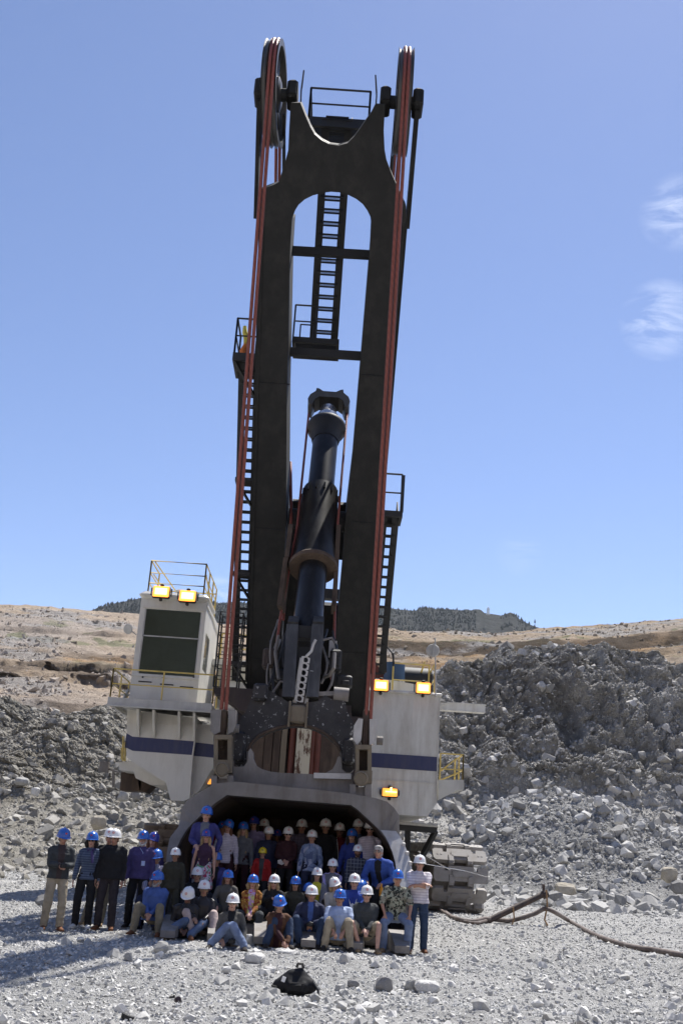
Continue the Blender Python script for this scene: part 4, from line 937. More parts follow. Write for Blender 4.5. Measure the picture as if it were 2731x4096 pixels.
m = MB(); m.tube([P(880,1455,34),P(884,1480,34),P(900,1500,34),P(905,1525,34)], .025, 6); m.tube([P(886,1465,34),P(886,1545,34)], .03, 6); m.tube([P(903,1500,34),P(903,1530,34)], .03, 6); pb(m, 'walkway_rail', M_blk2, house)
# gantry and suspension cables behind the boom
m = MB()
for x in (-2.1,.7): m.bar((x,38,zt),(x,40.5,11.3), .35,.5); m.bar((x,43,zt),(x,40.5,11.3), .25,.35)
m.bar((-2.2,40.5,11.3),(.8,40.5,11.3), .4); pb(m, 'gantry', M_black, shovel)
for x in (-2.1,.7):
    m = MB(); m.tube([(x,40.4,11.3), B(x,19.3,-.3)], .045, 8); pb(m, 'suspension_cable', M_blk2, shovel)
# ---- left hull and operator's cab
def r5(cx, cy): return (218.2+.2684*cx, 1234.4+.2684*cy)
CY = 33.0
def c5(cx, cy, D=CY): return Vector(P(*r5(cx,cy), D))
hull_px = [(275,1470),(875,1545),(862,1600),(850,1760),(835,1860),(822,2060),(806,2235),(760,2255),(650,2250),(632,2190),(608,2100),(520,2045),(400,1968),(300,1905),(272,1880)]
m = MB(); m.prism([c5(*p) for p in hull_px], (0,8.5,0)); hull = pb(m, 'side_hull', M_cab, shovel)
m = MB(); q = [c5(860,1600,CY+.35), c5(1015,1600,CY+.35), c5(1015,1960,CY+.35), c5(900,2160,CY+.35), c5(810,2240,CY+.35), c5(830,1900,CY+.35)]; m.prism(q, (0,3,0)); pb(m, 'hull_side_panel', M_cab, hull)
a_, b2, c_, d_ = c5(272,1675), c5(322,1705), c5(853,1745), c5(842,1863); e_, f_ = c5(325,1826), c5(270,1800)
m = MB(); o_ = Vector((0,-.012,0)); m.add([a_+o_,b2+o_,c_+o_,d_+o_,e_+o_,f_+o_]+[p+Vector((0,-.001,0)) for p in (a_,b2,c_,d_,e_,f_)], [(0,5,4,1),(1,4,3,2),(0,1,7,6),(1,2,8,7),(2,3,9,8),(3,4,10,9),(4,5,11,10),(5,0,6,11)])
g1, g2, g3, g4 = c5(851,1752,CY+.338), c5(1016,1772,CY+.338), c5(1016,1885,CY+.338), c5(838,1868,CY+.338); m.prism([g1,g2,g3,g4], (0,.01,0))
z0_, z1_ = f_.z, a_.z; m.box((c5(272,1700).x-.006,CY+4.2,(z0_+z1_)/2), (.014,8.4,z1_-z0_)); pb(m, 'blue_stripe', M_blue, hull)
m = MB(); m.box(c5(1000-80,1975,CY+.34), (1.0,.02,.02)); q = [c5(858,1600,CY-.01), c5(853,1745,CY-.01), c5(836,1860,CY-.01), c5(806,2235,CY-.01)]
for p, r_ in zip(q, q[1:]): m.bar(p, r_, .035, .03)
m.bar(c5(275,1585,CY-.01), c5(860,1610,CY-.01), .03, .04); pb(m, 'panel_seam', M_cab, hull)
m = MB(); m.prism([c5(*p, CY+1.5) for p in ((205,1925),(330,1915),(430,1985),(600,2080),(610,2122),(470,2115),(350,2060),(330,2005),(208,1990))], (0,3,0)); pb(m, 'lower_step', M_cab, hull)
m = MB()
for p in (240,258): m.tube([c5(p,1915,CY+1.4), c5(p+3,1700+ (p-240)*3,CY+1.4)], .03, 6)
m.tube([c5(222,1810,CY+1.4), c5(262,1800,CY+1.4)], .025, 6); m.tube([c5(228,1900,CY+1.4), c5(230,1800,CY+1.4)], .025, 6); pb(m, 'grab_rail', M_yel, hull)
m = MB(); m.prism([c5(*p,CY+3) for p in ((225,2010),(340,2005),(400,2070),(390,2170),(215,2165))], (0,1.2,0)); m.prism([c5(*p,CY+3) for p in ((360,2030),(490,2120),(430,2185),(385,2170))], (0,1,0)); pb(m, 'cable_tray', M_rust, hull)
m = MB(); m.tube([c5(60,1960,CY+3), c5(210,2010,CY+3)], .05, 6); m.tube([c5(160,1990,CY+3), c5(160,2140,CY+3)], .05, 6); m.box(c5(82,1965,CY+3), (.3,.2,.35)); pb(m, 'boarding_ladder', M_steel, hull)
# deck and its brackets
dz = c5(500,1400).z; xl = c5(112,1380,CY-.9).x; xr2 = c5(1000,1450,CY-.9).x
A = [c5(108,1345,CY-.9), c5(1003,1440,CY-.9), c5(1000,1522,CY-.9), c5(100,1425,CY-.9)]
zt2 = (A[0].z+A[1].z)/2; zb2 = (A[2].z+A[3].z)/2
m = MB(); m.prism([(xl,CY-.9,zt2),(xr2,CY-.9,zt2),(xr2,CY-.9,zb2+.06),(xl,CY-.9,zb2+.06)], (0,.08,0)); m.box(((xl+xr2)/2,CY+.6,zt2-.06), (xr2-xl,2.95,.06))
m.box(((xl+xr2)/2,CY-.92,zb2+.03), (xr2-xl+.04,.12,.05)); m.box((xl+.04,CY+.6,zt2-.12), (.08,2.9,.2)); deckL = pb(m, 'cab_deck', M_deck, shovel)
for cx in (345,480,700,830):
    m = MB(); t0 = c5(cx+15,1450,CY-.75); m.prism([Vector((t0.x,CY-.8,zb2)), Vector((t0.x,CY-.02,zb2-.05)), Vector((t0.x,CY-.02,zb2-.75)), Vector((t0.x,CY-.12,zb2-.75))], (.07,0,0)); pb(m, 'deck_bracket', M_cab, deckL)
rz = c5(600,1150,CY-.85).z-zt2
railing('deck_rail', [(xl+.05,CY+1.9,zt2),(xl+.05,CY-.85,zt2),(xr2,CY-.85,zt2),(xr2,CY+.3,zt2)], rz, M_yel, deckL, .025, mids=(.48,))
railing('stair_rail', [(xl+.15,CY+1.9,zt2),(xl+.55,CY+2.6,zt2+.4)], 1.3, M_yel, deckL, .025)
railing('stair_rail', [(xl+.5,CY+1.7,zt2),(xl+.9,CY+1.7,zt2-.1)], 1.5, M_yel, deckL, .022, mids=(.3,.65))
m = MB()
for i in range(4): m.box((c5(250,1300).x, CY+1.2+i*.25, zt2+.1+i*.16), (.8,.26,.04))
m.bar((c5(200,1300).x-.05,CY+1.0,zt2),(c5(200,1300).x-.05,CY+2.2,zt2+.75), .04,.18); pb(m, 'cab_steps', M_deck, deckL)
# cab body
f0, f1_, f2_, f3_ = c5(386,520), c5(945,595), c5(880,1432), c5(303,1400)
cxl, cxr = (f0.x+f3_.x)/2, (f1_.x+f2_.x)/2; ctz = (f0.z+f1_.z)/2+.06; cbz = zt2+.002; CB = CY+4.0
wl, wr = c5(400,900).x+.0, c5(905,900).x; wt = (c5(433,597).z+c5(915,652).z)/2; wbm = (c5(365,1162).z+c5(862,1195).z)/2
wl, wr = (c5(433,597).x+c5(365,1162).x)/2, (c5(915,652).x+c5(862,1195).x)/2
m = MB()
def wallbox(x0,x1,y0,y1,z0,z1): m.box(((x0+x1)/2,(y0+y1)/2,(z0+z1)/2), (x1-x0,y1-y0,z1-z0))
wallbox(cxl,wl,CY,CY+.12,cbz,ctz); wallbox(wr,cxr,CY,CY+.12,cbz,ctz); wallbox(wl,wr,CY,CY+.12,wt,ctz); wallbox(wl,wr,CY,CY+.12,cbz,wbm)
wallbox(cxl,cxl+.1,CY+.12,CB,cbz,ctz); wallbox(cxl,cxr,CB,CB+.1,cbz,ctz)
sw0, sw1 = CY+.55, CY+1.75; szb, szt = wbm+.35, wt-.55
wallbox(cxr-.1,cxr,CY+.12,sw0,cbz,ctz); wallbox(cxr-.1,cxr,sw1,CB,cbz,ctz); wallbox(cxr-.1,cxr,sw0,sw1,szt,ctz); wallbox(cxr-.1,cxr,sw0,sw1,cbz,szb)
wallbox(cxl+.1,cxr-.1,CY+.12,CB,cbz,cbz+.1); wallbox(cxl,cxr,CY,CB+.1,ctz,ctz+.05)
m.prism([(cxr+.003,CY+.02,ctz),(cxr+.003,CB,ctz),(cxr+.003,CB,ctz-.3),(cxr+.003,CY+1.8,ctz-.12),(cxr+.003,CY+.02,ctz-.12)], (.03,0,0))
cab = pb(m, 'operator_cab', M_cab, shovel)
m = MB(); m.cbox(((cxl+cxr)/2,CY+1.0,ctz+.13), (cxr-cxl+.14,2.3,.24), .1); pb(m, 'cab_roof', M_cab, cab)
m = MB(); m.box(((wl+wr)/2,CY-.03,wt+.06), (wr-wl+.16,.04,.05)); pb(m, 'drip_rail', M_cab, cab)
m = MB(); m.box(((cxl+cxr)/2,CY-.02,wbm-.06), (cxr-cxl,.05,.05)); pb(m, 'window_sill', M_cab, cab)
m = MB()
for cx in (430,615,785): m.box(c5(cx,1235+ (cx-430)*.13,CY-.01), (.42,.03,.035))
for cx in (410,580,845): m.box(c5(cx,1195,CY-.015), (.05,.03,.05))
pb(m, 'air_vent', M_blk2, cab)
m = MB(); m.box(((cxl+cxr)/2,CB-.02,(wt+wbm)/2), (cxr-cxl-.25,.02,wt-wbm+.4)); m.box(((cxl+cxr)/2,(CY+CB)/2,ctz-.04), (cxr-cxl-.3,3.4,.03)); m.box((cxl+.12,(CY+CB)/2,(wt+wbm)/2), (.02,3.6,wt-wbm+.4)); pb(m, 'cab_shade_lining', M_rubber, cab)  # added black sheets: the dim interior painted over cream walls
m = MB(); m.box(((wl+wr)/2,CY+.05,(wt+wbm)/2), (wr-wl,.012,wt-wbm)); pane = pb(m, 'front_window', M_cabglass, cab)
m = MB(); zm = (c5(415,828).z+c5(890,878).z)/2; m.box(((wl+wr)/2,CY+.03,zm), (wr-wl,.03,.035))
for x in (wl+.02,wr-.02): m.box((x,CY+.03,(wt+wbm)/2), (.035,.03,wt-wbm))
pb(m, 'window_bar', M_steelL, pane)
m = MB(); m.box((wl+.12,CY+.3,(wbm+zm)/2), (.12,.1,zm-wbm)); m.box((wr-.12,CY+.3,(wbm+zm)/2), (.12,.1,zm-wbm)); pb(m, 'cab_pillar', paint('green_pillar',(.05,.13,.12),.5), cab)
m = MB(); m.box((cxr-.05,(sw0+sw1)/2,(szb+szt)/2), (.02,sw1-sw0,szt-szb)); pb(m, 'side_window', glass_mat('side_window_glass',(.05,.06,.055)), cab)
m = MB(); m.cbox(((wl+wr)/2-.1,CY+1.7,wbm+.25), (.6,.6,.9), .1); m.cbox(((wl+wr)/2-.1,CY+2.0,wbm+.8), (.55,.2,.9), .1); m.cbox(((wl+wr)/2+.5,CY+1.4,wbm+.2),(.25,.7,.4),.05); pb(m, 'operator_seat', M_rubber, cab)
m = MB(); m.tube([c5(357,832,CY-.1), c5(300,792,CY-.25)], .02, 6); m.lathe(c5(280,786,CY-.3), [(.02,0),(.15,.01),(.16,.04),(.12,.1),(.02,.13)], (.3,.9,.3), 20); m.cbox(c5(293,770,CY-.22),(.1,.12,.12),.03); pb(m, 'wing_mirror', M_deck, cab, True)
rt = (c5(490,165).z+c5(945,243).z)/2; rh = rt-(ctz+.25)
rx0, rx1 = c5(480,200).x, c5(948,260).x
railing('roof_rail', [(rx0,CY+1.9,ctz+.25),(rx0,CY+.15,ctz+.25),(rx1,CY+.15,ctz+.25),(rx1,CY+3.7,ctz+.25)], rh, M_yel, cab, .026, mids=(.3,.62))
railing('roof_rail', [(rx0+.15,CY+3.7,ctz+.25),(rx1,CY+3.7,ctz+.25)], rh*.85, M_yel, cab, .024)
m = MB(); m.tube([(rx0+.1,CY+.3,ctz+.25+rh),(rx0+1.0,CY+3,ctz+.35)], .022, 6); m.tube([(rx0+.1,CY+.3,ctz+.25+rh*.6),(rx0+.6,CY+3,ctz+.3)], .022, 6); m.tube([(rx1,CY+.3,ctz+.25+rh*.7),(rx1,CY+3.6,ctz+.3)], .022, 6); pb(m, 'rail_brace', M_yel, cab)
m = MB(); m.cbox(((rx0+rx1)/2+.1,CY+1.2,ctz+.42), (.5,.5,.4), .04); pb(m, 'roof_unit', M_deck, cab)
floodlight(*r5(567,462), CY-.42, .52, .34, shovel); floodlight(*r5(793,500), CY-.42, .52, .34, shovel)
# walkway and walls between cab and boom, left yellow rails
m = MB(); m.box(((cxr+(-2.6))/2+.1,37.2,zt-.1), (-2.6-cxr,.1,2.6)); m.box((-3.3,35.5,zt2), (1.6,4,.12)); pb(m, 'rear_wall', M_cab, house)
railing('roof_rail', [(cxr+.2,36.6,zt+1.0),(-2.4,36.6,zt+1.0)], 1.0, M_yel, house, .026)
m = MB(); m.box((-3.2,36.8,zt+.9), (1.8,1.5,.2)); pb(m, 'walkway_floor', M_cab, house)
# ---- carbody and crawlers, turned a little against the house
car = Matrix.Translation((-.6,42.5,0))@Matrix.Rotation(math.radians(5.5),4,'Z')@Matrix.Translation((.6,-42.5,0))
def cw(o): o.data.transform(car); return o
m = MB(); m.lathe((-.6,42.5,1.6), [(2.6,0),(2.6,.9),(2.9,.95),(2.9,1.25)], (0,0,1), 40); m.cbox((-.6,42.5,1.2), (8.6,4.2,1.0), .2); m.cbox((-.6,39.6,1.3), (7.0,1.2,.8), .15)
cbd = cw(pb(m, 'carbody', M_steel, shovel))
q = [P(x,y,36.2) for x,y in ((905,1891),(1005,1899),(1003,1908),(998,1913),(905,1906))]
m = MB(); m.prism(q, (0,.5,0)); m.bar(P(936,1905,36.3), P(935,1985,36.6), .18); m.bar(P(1000,1908,36.3), P(966,1972,36.8), .15); pb(m, 'bumper_frame', M_blk2, shovel)
m = MB(); m.tube([P(905,1889,36.2), P(1004,1897,36.2)], .05, 8); m.tube([P(994,1893,36.1), P(995,1868,36.1)], .03, 6); m.bar(P(990,1867,36.1), P(1001,1868,36.1), .05); pb(m, 'grease_line', M_deck, shovel, True)
M_shoe = paint('dusty_track_shoe', (.29,.275,.26), .7, .1, var=.15, dirt=(.2,.17,.14), dirt_amt=.6, bumps=.3)
M_shoeb = paint('brown_track_shoe', (.16,.125,.10), .8, .1, var=.25, dirt=(.28,.24,.2), dirt_amt=.5, bumps=.4)
def shoe_mesh(w_):
    """cast crawler shoe: plate with rounded ends, two pairs of hinge lugs, bolt holes"""
    m = MB(); L_ = .62; h = w_/2
    pl_ = [(-h,-.16),(-h+.08,-.25),(-.42,-.25),(-.40,-.36),(-.24,-.36),(-.22,-.22),(.22,-.22),(.24,-.36),(.40,-.36),(.42,-.25),(h-.08,-.25),(h,-.16),(h,.18),(h-.08,.24),(.58,.24),(.56,.10),(.44,.10),(.42,.26),(-.42,.26),(-.44,.10),(-.56,.10),(-.58,.24),(-h+.08,.24),(-h,.18)]
    m.prism([(x,y,0) for x,y in pl_], (0,0,.16))
    for x in (-.32,.32): m.prism([(x-.08,-.36,-.12),(x-.08,-.3,.2),(x-.08,-.05,.2),(x-.08,.12,-.12)], (.16,0,0))
    for x in (-h+.16,-h+.28,h-.28,h-.16): m.lathe((x,0,-.02), [(.035,0),(.035,.19)], (0,0,1), 8)
    m.box((0,0,.18), (.6,.2,.04))
    return m
def crawler(xc, w_, mat):
    Lc, R_ = 4.4, .98; yc = 42.0; per = 4*Lc+2*math.pi*R_; ns = 38
    m = MB(); m.cbox((xc,yc,1.05), (w_*.42,2*Lc+.4,1.2), .2); m.lathe((xc-w_*.28,yc-Lc,1.05), [(.3,-.03),(.78,-.03),(.8,0),(.8,w_*.56),(.3,w_*.56)], (1,0,0), 30); m.lathe((xc-w_*.28,yc+Lc,1.05), [(.8,0),(.8,w_*.56)], (1,0,0), 30)
    for k in range(6): m.lathe((xc-w_*.3,yc-Lc+1.4+k*1.3,.42), [(.3,0),(.3,w_*.6)], (1,0,0), 18)
    cr = cw(pb(m, 'crawler', M_steel, shovel, True)); first = None
    for i in range(ns):
        s_ = (i+.35)/ns*per
        if s_ < 2*Lc: y, z, a_ = yc+Lc-s_, 1.05+R_, 0
        elif s_ < 2*Lc+math.pi*R_:
            a_ = (s_-2*Lc)/R_; y = yc-Lc-R_*math.sin(a_); z = 1.05+R_*math.cos(a_)
        elif s_ < 4*Lc+math.pi*R_: y, z, a_ = yc-Lc+(s_-2*Lc-math.pi*R_), 1.05-R_, math.pi
        else:
            a_ = math.pi+(s_-4*Lc-math.pi*R_)/R_; y = yc+Lc+R_*math.sin(a_-math.pi); z = 1.05-R_*math.cos(a_-math.pi)
        Mx = car@Matrix.Translation((xc,y,z))@Matrix.Rotation(a_,4,'X')@Matrix.Translation((0,0,-.04))
        if first is None: first = shoe_mesh(w_).build('track_shoe', mat, cr); first.matrix_basis = Mx
        else: c2 = first.copy(); COL.objects.link(c2); c2.parent = cr; c2.matrix_basis = Mx
crawler(4.25, 1.85, M_shoe); crawler(-5.5, 1.85, M_shoeb)
# ================================================================== PEOPLE
def V3(*a): return Vector(a)
def ik(a, b, l1, l2, pole):
    """joint between a and b for two bones, bent towards pole; also the reachable end"""
    d = b-a; L_ = d.length; mx = (l1+l2)*.995
    if L_ > mx: b = a+d*(mx/L_); d = b-a; L_ = mx
    if L_ < abs(l1-l2)+.02: L_ = abs(l1-l2)+.02
    x = (l1*l1-l2*l2+L_*L_)/(2*L_); h = math.sqrt(max(l1*l1-x*x,0)); dn = d.normalized()
    pv = (pole-dn*pole.dot(dn)); pv = pv.normalized() if pv.length > 1e-4 else V3(0,-1,0)
    return a+dn*x+pv*h, b
def etube(m, pts, rad, lat, n=14, flat=None):
    """tube through pts; rad = (across lat, across the other way) per point; closed round ends"""
    pts = [Vector(p) for p in pts]; k = len(pts); P_ = []; 
    rad = [(r,r) if not isinstance(r,tuple) else r for r in rad]
    t0 = (pts[1]-pts[0]).normalized(); t1 = (pts[-1]-pts[-2]).normalized()
    seq = [(pts[0]-t0*min(rad[0])*.7, (rad[0][0]*.45, rad[0][1]*.45), 0)]+[(p, r, i) for i, (p, r) in enumerate(zip(pts, rad))]+[(pts[-1]+t1*min(rad[-1])*.7, (rad[-1][0]*.45, rad[-1][1]*.45), k-1)]
    vs = []
    if flat: seq = seq[1:] if flat == 'start' else seq[:-1]
    for p, r, i in seq:
        t = (pts[min(i+1,k-1)]-pts[max(i-1,0)]).normalized()
        x = (lat-t*lat.dot(t))
        if x.length < 1e-3: x = V3(0,1,0)-t*t.y
        x.normalize(); y = t.cross(x)
        for j in range(n):
            a = 2*math.pi*j/n; vs.append(p+x*math.cos(a)*r[0]+y*math.sin(a)*r[1])
    f = [tuple(range(n-1,-1,-1)), tuple((len(seq)-1)*n+j for j in range(n))]
    for i in range(len(seq)-1):
        for j in range(n): f.append((i*n+j, i*n+(j+1)%n, (i+1)*n+(j+1)%n, (i+1)*n+j))
    m.add(vs, f)
def ball(m, c, r, R=None, n=10):
    rx, ry, rz = r if isinstance(r, tuple) else (r,r,r); vs = []; k = 7
    for i in range(k+1):
        ph = math.pi*i/k
        for j in range(n):
            a = 2*math.pi*j/n; s_ = max(math.sin(ph),.02); p = V3(rx*s_*math.cos(a), ry*s_*math.sin(a), rz*math.cos(ph)); vs.append(Vector(c)+(R@p if R else p))
    f = [tuple(range(n)), tuple(k*n+j for j in range(n-1,-1,-1))]
    for i in range(k):
        for j in range(n): f.append((i*n+j, (i+1)*n+j, (i+1)*n+(j+1)%n, i*n+(j+1)%n))
    m.add(vs, f)
JOBS = []
def raw(name, mb, voxel):
    me = bpy.data.meshes.new(name); me.from_pydata(mb.v, [], mb.f); me.update(); o = bpy.data.objects.new(name, me); COL.objects.link(o)
    r = o.modifiers.new('r','REMESH'); r.mode = 'VOXEL'; r.voxel_size = voxel; r.use_smooth_shade = True
    s_ = o.modifiers.new('s','SMOOTH'); s_.factor = .5; s_.iterations = 1; return o
def fabric(name, c, rough=.85, var=.18, pat=None):
    t = NT(name); n = t.noise(7, 5, .6); lo = tuple(q*(1-var) for q in c); hi = tuple(min(1,q*(1+var)) for q in c)
    col = t.ramp(n.outputs['Fac'], [(.35,lo),(.65,hi)])
    if pat: col = pat(t, col)
    n2 = t.noise(60, 3); return t.done(col, rough, 0, t.bump(n2.outputs['Fac'], .25, .004), .25)
def pat_stripes(c2, sc, axis=2, lo=.5, hi=.62):
    def f(t, col):
        s_ = t.n.new('ShaderNodeSeparateXYZ'); t.l.new(t.tc.outputs['Object'], s_.inputs[0])
        v = t.math('FRACT', t.math('MULTIPLY', s_.outputs[axis], sc)); return t.mix(t.ramp(v, [(lo,0),(hi,1)], 'CONSTANT'), col, c2)
    return f
def pat_plaid(c2, sc):
    def f(t, col):
        s_ = t.n.new('ShaderNodeSeparateXYZ'); t.l.new(t.tc.outputs['Object'], s_.inputs[0])
        for a_ in (0,2):
            v = t.math('FRACT', t.math('MULTIPLY', s_.outputs[a_], sc)); col = t.mix(t.ramp(v, [(0,.8),(.16,0)], 'CONSTANT'), col, c2)
        return col
    return f
def pat_blobs(c2, c3, sc, a_=.52, b_=.56):
    def f(t, col):
        n = t.noise(sc, 2, .5, dist=.6); col = t.mix(t.ramp(n.outputs['Fac'], [(a_,0),(b_,1)]), col, c2)
        n = t.noise(sc*.8, 2, .5, dist=1.5, vec=t.mapping((1,1.3,1), rot=(.6,.4,.3))); return t.mix(t.ramp(n.outputs['Fac'], [(a_+.04,0),(b_+.04,1)]), col, c3)
    return f
MATC = {}
def fm(name, c, **k):
    if name not in MATC: MATC[name] = fabric(name, c, **k)
    return MATC[name]
def skin_mat(name, c):
    t = NT(name); n = t.noise(14, 4); col = t.ramp(n.outputs['Fac'], [(.3,tuple(q*.88 for q in c)),(.7,tuple(q*1.08 for q in c))])
    m = t.done(col, .55); t.b.inputs['Subsurface Weight'].default_value = 0; return m
SKIN = {'fair':skin_mat('fair_skin',(.52,.30,.22)),'tan':skin_mat('tanned_skin',(.42,.225,.15)),'dark':skin_mat('deep_skin',(.17,.085,.055)),'mid':skin_mat('medium_skin',(.36,.20,.13))}
M_eye = paint('dark_eyes_and_brows', (.03,.02,.018), .5); M_lip = paint('lips', (.36,.12,.10), .5)  # own dark colour of eyes and brows
def hair_mat(name, c): return paint(name, c, .65, var=.4, scale=25, bumps=.6)
HAIR = {'brown':hair_mat('brown_hair',(.07,.04,.025)),'dark':hair_mat('dark_hair',(.018,.014,.012)),'blond':hair_mat('blond_hair',(.36,.25,.13)),'grey':hair_mat('grey_hair',(.35,.34,.33)),'auburn':hair_mat('auburn_hair',(.16,.07,.035)),'white':hair_mat('white_hair',(.62,.6,.57))}
def hat_mat(name, c):
    t = NT(name); m = t.done(c, .22); t.b.inputs['Coat Weight'].default_value = .4; return m
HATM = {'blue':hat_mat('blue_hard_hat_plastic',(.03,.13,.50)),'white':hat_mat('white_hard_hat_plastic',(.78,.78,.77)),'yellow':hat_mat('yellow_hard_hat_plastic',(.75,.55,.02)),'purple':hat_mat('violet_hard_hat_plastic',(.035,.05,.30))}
M_emr = paint('red_print', (.55,.04,.03), .5, var=.05); M_emw = paint('white_print', (.8,.8,.8), .5, var=.03)
M_shade = glass_mat('dark_lens', (.008,.008,.01)); M_metal = paint('thin_frame_metal', (.2,.18,.15), .4)
M_shoeD = fm('dark_shoe_leather',(.03,.025,.022)); M_shoeBr = fm('brown_shoe_leather',(.16,.07,.035)); M_shoeTan = fm('tan_boot_leather',(.27,.19,.11)); M_shoeW = fm('white_trainer',(.6,.6,.58))
HAT_CACHE = {}
def hat_mesh():
    m = MB(); n = 24; prof = [(.0,.150),(.04,.147),(.08,.130),(.107,.100),(.122,.062),(.130,.02),(.132,.0)]
    vs = []
    for r, z in prof:
        for k in range(n):
            a = 2*math.pi*k/n; ridge = .007*max(0,math.cos(a*1)**2*0+ (1 if abs(math.sin(a)) > .985 else 0))
            vs.append((r*.93*math.cos(a), r*1.1*math.sin(a), z+.006*(abs(math.cos(a)) < .14)*(r > 0)))
    f = [(i*n+k, i*n+(k+1)%n, (i+1)*n+(k+1)%n, (i+1)*n+k) for i in range(len(prof)-1) for k in range(n)]
    b = len(vs)                                             # rim lip and front peak
    for dr, z in ((.012,-.004),(.012,-.012),(0,-.012)):
        for k in range(n):
            a = 2*math.pi*k/n; fr = max(0,-math.sin(a)); pk = .05*fr**1.5
            vs.append(((.132*.93+dr)*math.cos(a), (.132*1.1+dr+(pk if dr else pk*0))*math.sin(a), z-.012*fr**2*(1 if dr else 0)))
    for k in range(n): f.append(((len(prof)-1)*n+k, (len(prof)-1)*n+(k+1)%n, b+(k+1)%n, b+k))
    for i in range(2):
        for k in range(n): f.append((b+i*n+k, b+i*n+(k+1)%n, b+(i+1)*n+(k+1)%n, b+(i+1)*n+k))
    m.add(vs, f); m.tube([(0,-.10,.105),(0,-.06,.143),(0,0,.156),(0,.06,.143),(0,.10,.105)], .012, 6)
    return m
def emblem_mesh(kind):
    m = MB()
    if kind == 'ring':
        c = (0,-.136,.068); m.lathe(c, [(.023,0),(.023,-.003),(.016,-.003),(.016,0)], (0,1,-.45) if False else (0,.93,-.36), 16, closed=True)
        m.bar((-.009,-.139,.066),(.009,-.139,.072),.008,.004)
    else:
        c = Vector((0,-.137,.068)); m.prism([c+Vector(p)*.75 for p in ((0,0,-.028),(.028,.004,.004),(.02,.01,.026),(0,.004,.014),(-.02,.01,.026),(-.028,.004,.004))], (0,-.004,0))
    return m
PEOPLE = []
def person(hx, hy, D, pose='stand', face=0., hat='white', hatR=(0,0), label='', skin='fair', sex='m', hair='brown', hl='short', top=None, inner=None, inner_w=.06,
           legs=None, sleeve='long', bottoms='long', shoe=None, floor=None, lean=0., side=0., hands=None, elbows=None, feet=None, knees=None, beard=None, glasses=None,
           extras=(), s=None, seat=None, head=(0,0), bulk=1., skirt=False, group=None):
    hp = Vector(P(hx/K, (hy-20)/K, D)); Rz = Matrix.Rotation(face, 3, 'Z')
    fl = floor if floor is not None else (.0 if D < 21.6 else .28)
    if pose == 'stand':
        tot = 1.77-(.10*(1-math.cos(lean)))*6-.0
        s = s or (hp.z-fl)/tot; zp = .96
    else:
        s = s or (.9 if sex == 'f' else .97)
        if hat is None: s *= 1
        zp = None
    # local joints, unit person 1.75 tall
    sitH = .92-.55*(1-math.cos(lean))
    if pose != 'stand': zp = (hp.z-fl)/s-sitH+.02; zp = max(zp, .10)
    pel = V3(0,0,zp); up = Matrix.Rotation(lean,3,'X')@Matrix.Rotation(side,3,'Y')
    T = lambda x,y,z: pel+up@V3(x,y,z)
    waist, chest, sh, nk = T(0,0,.14), T(0,.0,.34), T(0,.01,.49), T(0,.005,.50)
    shw = (.185 if sex == 'm' else .165)*(.95+.05*bulk); hip = .095
    hd = nk+ (up@V3(0,-.01,.035)).lerp(V3(0,-.015,.035), .6)
    hc = hd+V3(0,-.012-.05*math.sin(lean),.10)
    HR = Matrix.Rotation(head[0],3,'Z')@Matrix.Rotation(head[1],3,'X')@Matrix.Rotation(hatR[1]*.5,3,'Y')
    X = V3(1,0,0); XR = up@X
    # legs
    ft = feet or ([(-.13,.0),(.13,-.03)] if pose == 'stand' else [(-.17,-.42),(.17,-.45)])
    LG = []
    for i, sx in enumerate((-1,1)):
        h_ = pel+V3(sx*hip,0,-.02); fz = .085+(ft[i][2] if len(ft[i]) > 2 else 0)
        tgt = V3(ft[i][0], ft[i][1], fz); pole = V3(sx*(.12 if pose == 'stand' else .35),-1,.25 if pose != 'stand' else 0) if not knees else V3(*knees[i])
        kn, an = ik(h_, tgt, .44, .43, pole); LG.append((h_,kn,an))
    AR = []
    hz = {'stand':[(-.25,-.06,-.08),(.25,-.06,-.08)],'sit':[(-.12,-.36,.02),(.12,-.36,.02)]}['stand' if pose == 'stand' else 'sit']
    ht = hands or hz
    for i, sx in enumerate((-1,1)):
        a_ = T(sx*shw,.01,.455); tgt = pel+V3(*ht[i]); el, wr_ = ik(a_, tgt, .29, .255, V3(sx*.6,.7,-.3) if not elbows else V3(*elbows[i])); AR.append((a_,el,wr_))
    fem = sex == 'f'
    def torso(m, g, hem, neck=True, flat=None):
        w_ = .170*bulk if not fem else .148*bulk; d_ = .118*bulk if not fem else .108*bulk
        pts = [T(0,.0,hem), T(0,0,.0), waist, T(0,-.005,.26), T(0,-.005,.36), T(0,.005,.45), T(0,.01,.50)]
        rd = [(w_+.034+g,d_+.016+g),(w_+.01+g,d_+.008+g),(w_*(.97 if not fem else .88)+g,d_*.98+g),(w_*1.02+g,d_*1.05+g),(w_*1.08+g,d_*1.06+(.012 if fem else 0)+g),(w_*.86+g,d_*.82+g),(.07+g,.068+g)]
        etube(m, pts, rd, XR, 18, flat)
    def arm(m, i, g, end=1.):
        a_, el, wr_ = AR[i]; sx = (-1,1)[i]
        etube(m, [T(sx*(shw-.09),.01,.462), T(sx*(shw-.035),.01,.452), a_+(el-a_)*.1, a_.lerp(el,.4), el], [.044+g,.052*bulk+g,.054*bulk+g,.050*bulk+g,.043+g], XR, 12)
        if end > .55: etube(m, [el, el.lerp(wr_,.4), el.lerp(wr_,end)], [.044+g,.042+g,.031+g*.9], XR, 10)
    # ---- body
    m = MB(); torso(m, -.014, .0, flat='start')
    etube(m, [T(0,.01,.46), nk, hd+V3(0,0,.05)], [.062,.056,.055], X, 12)
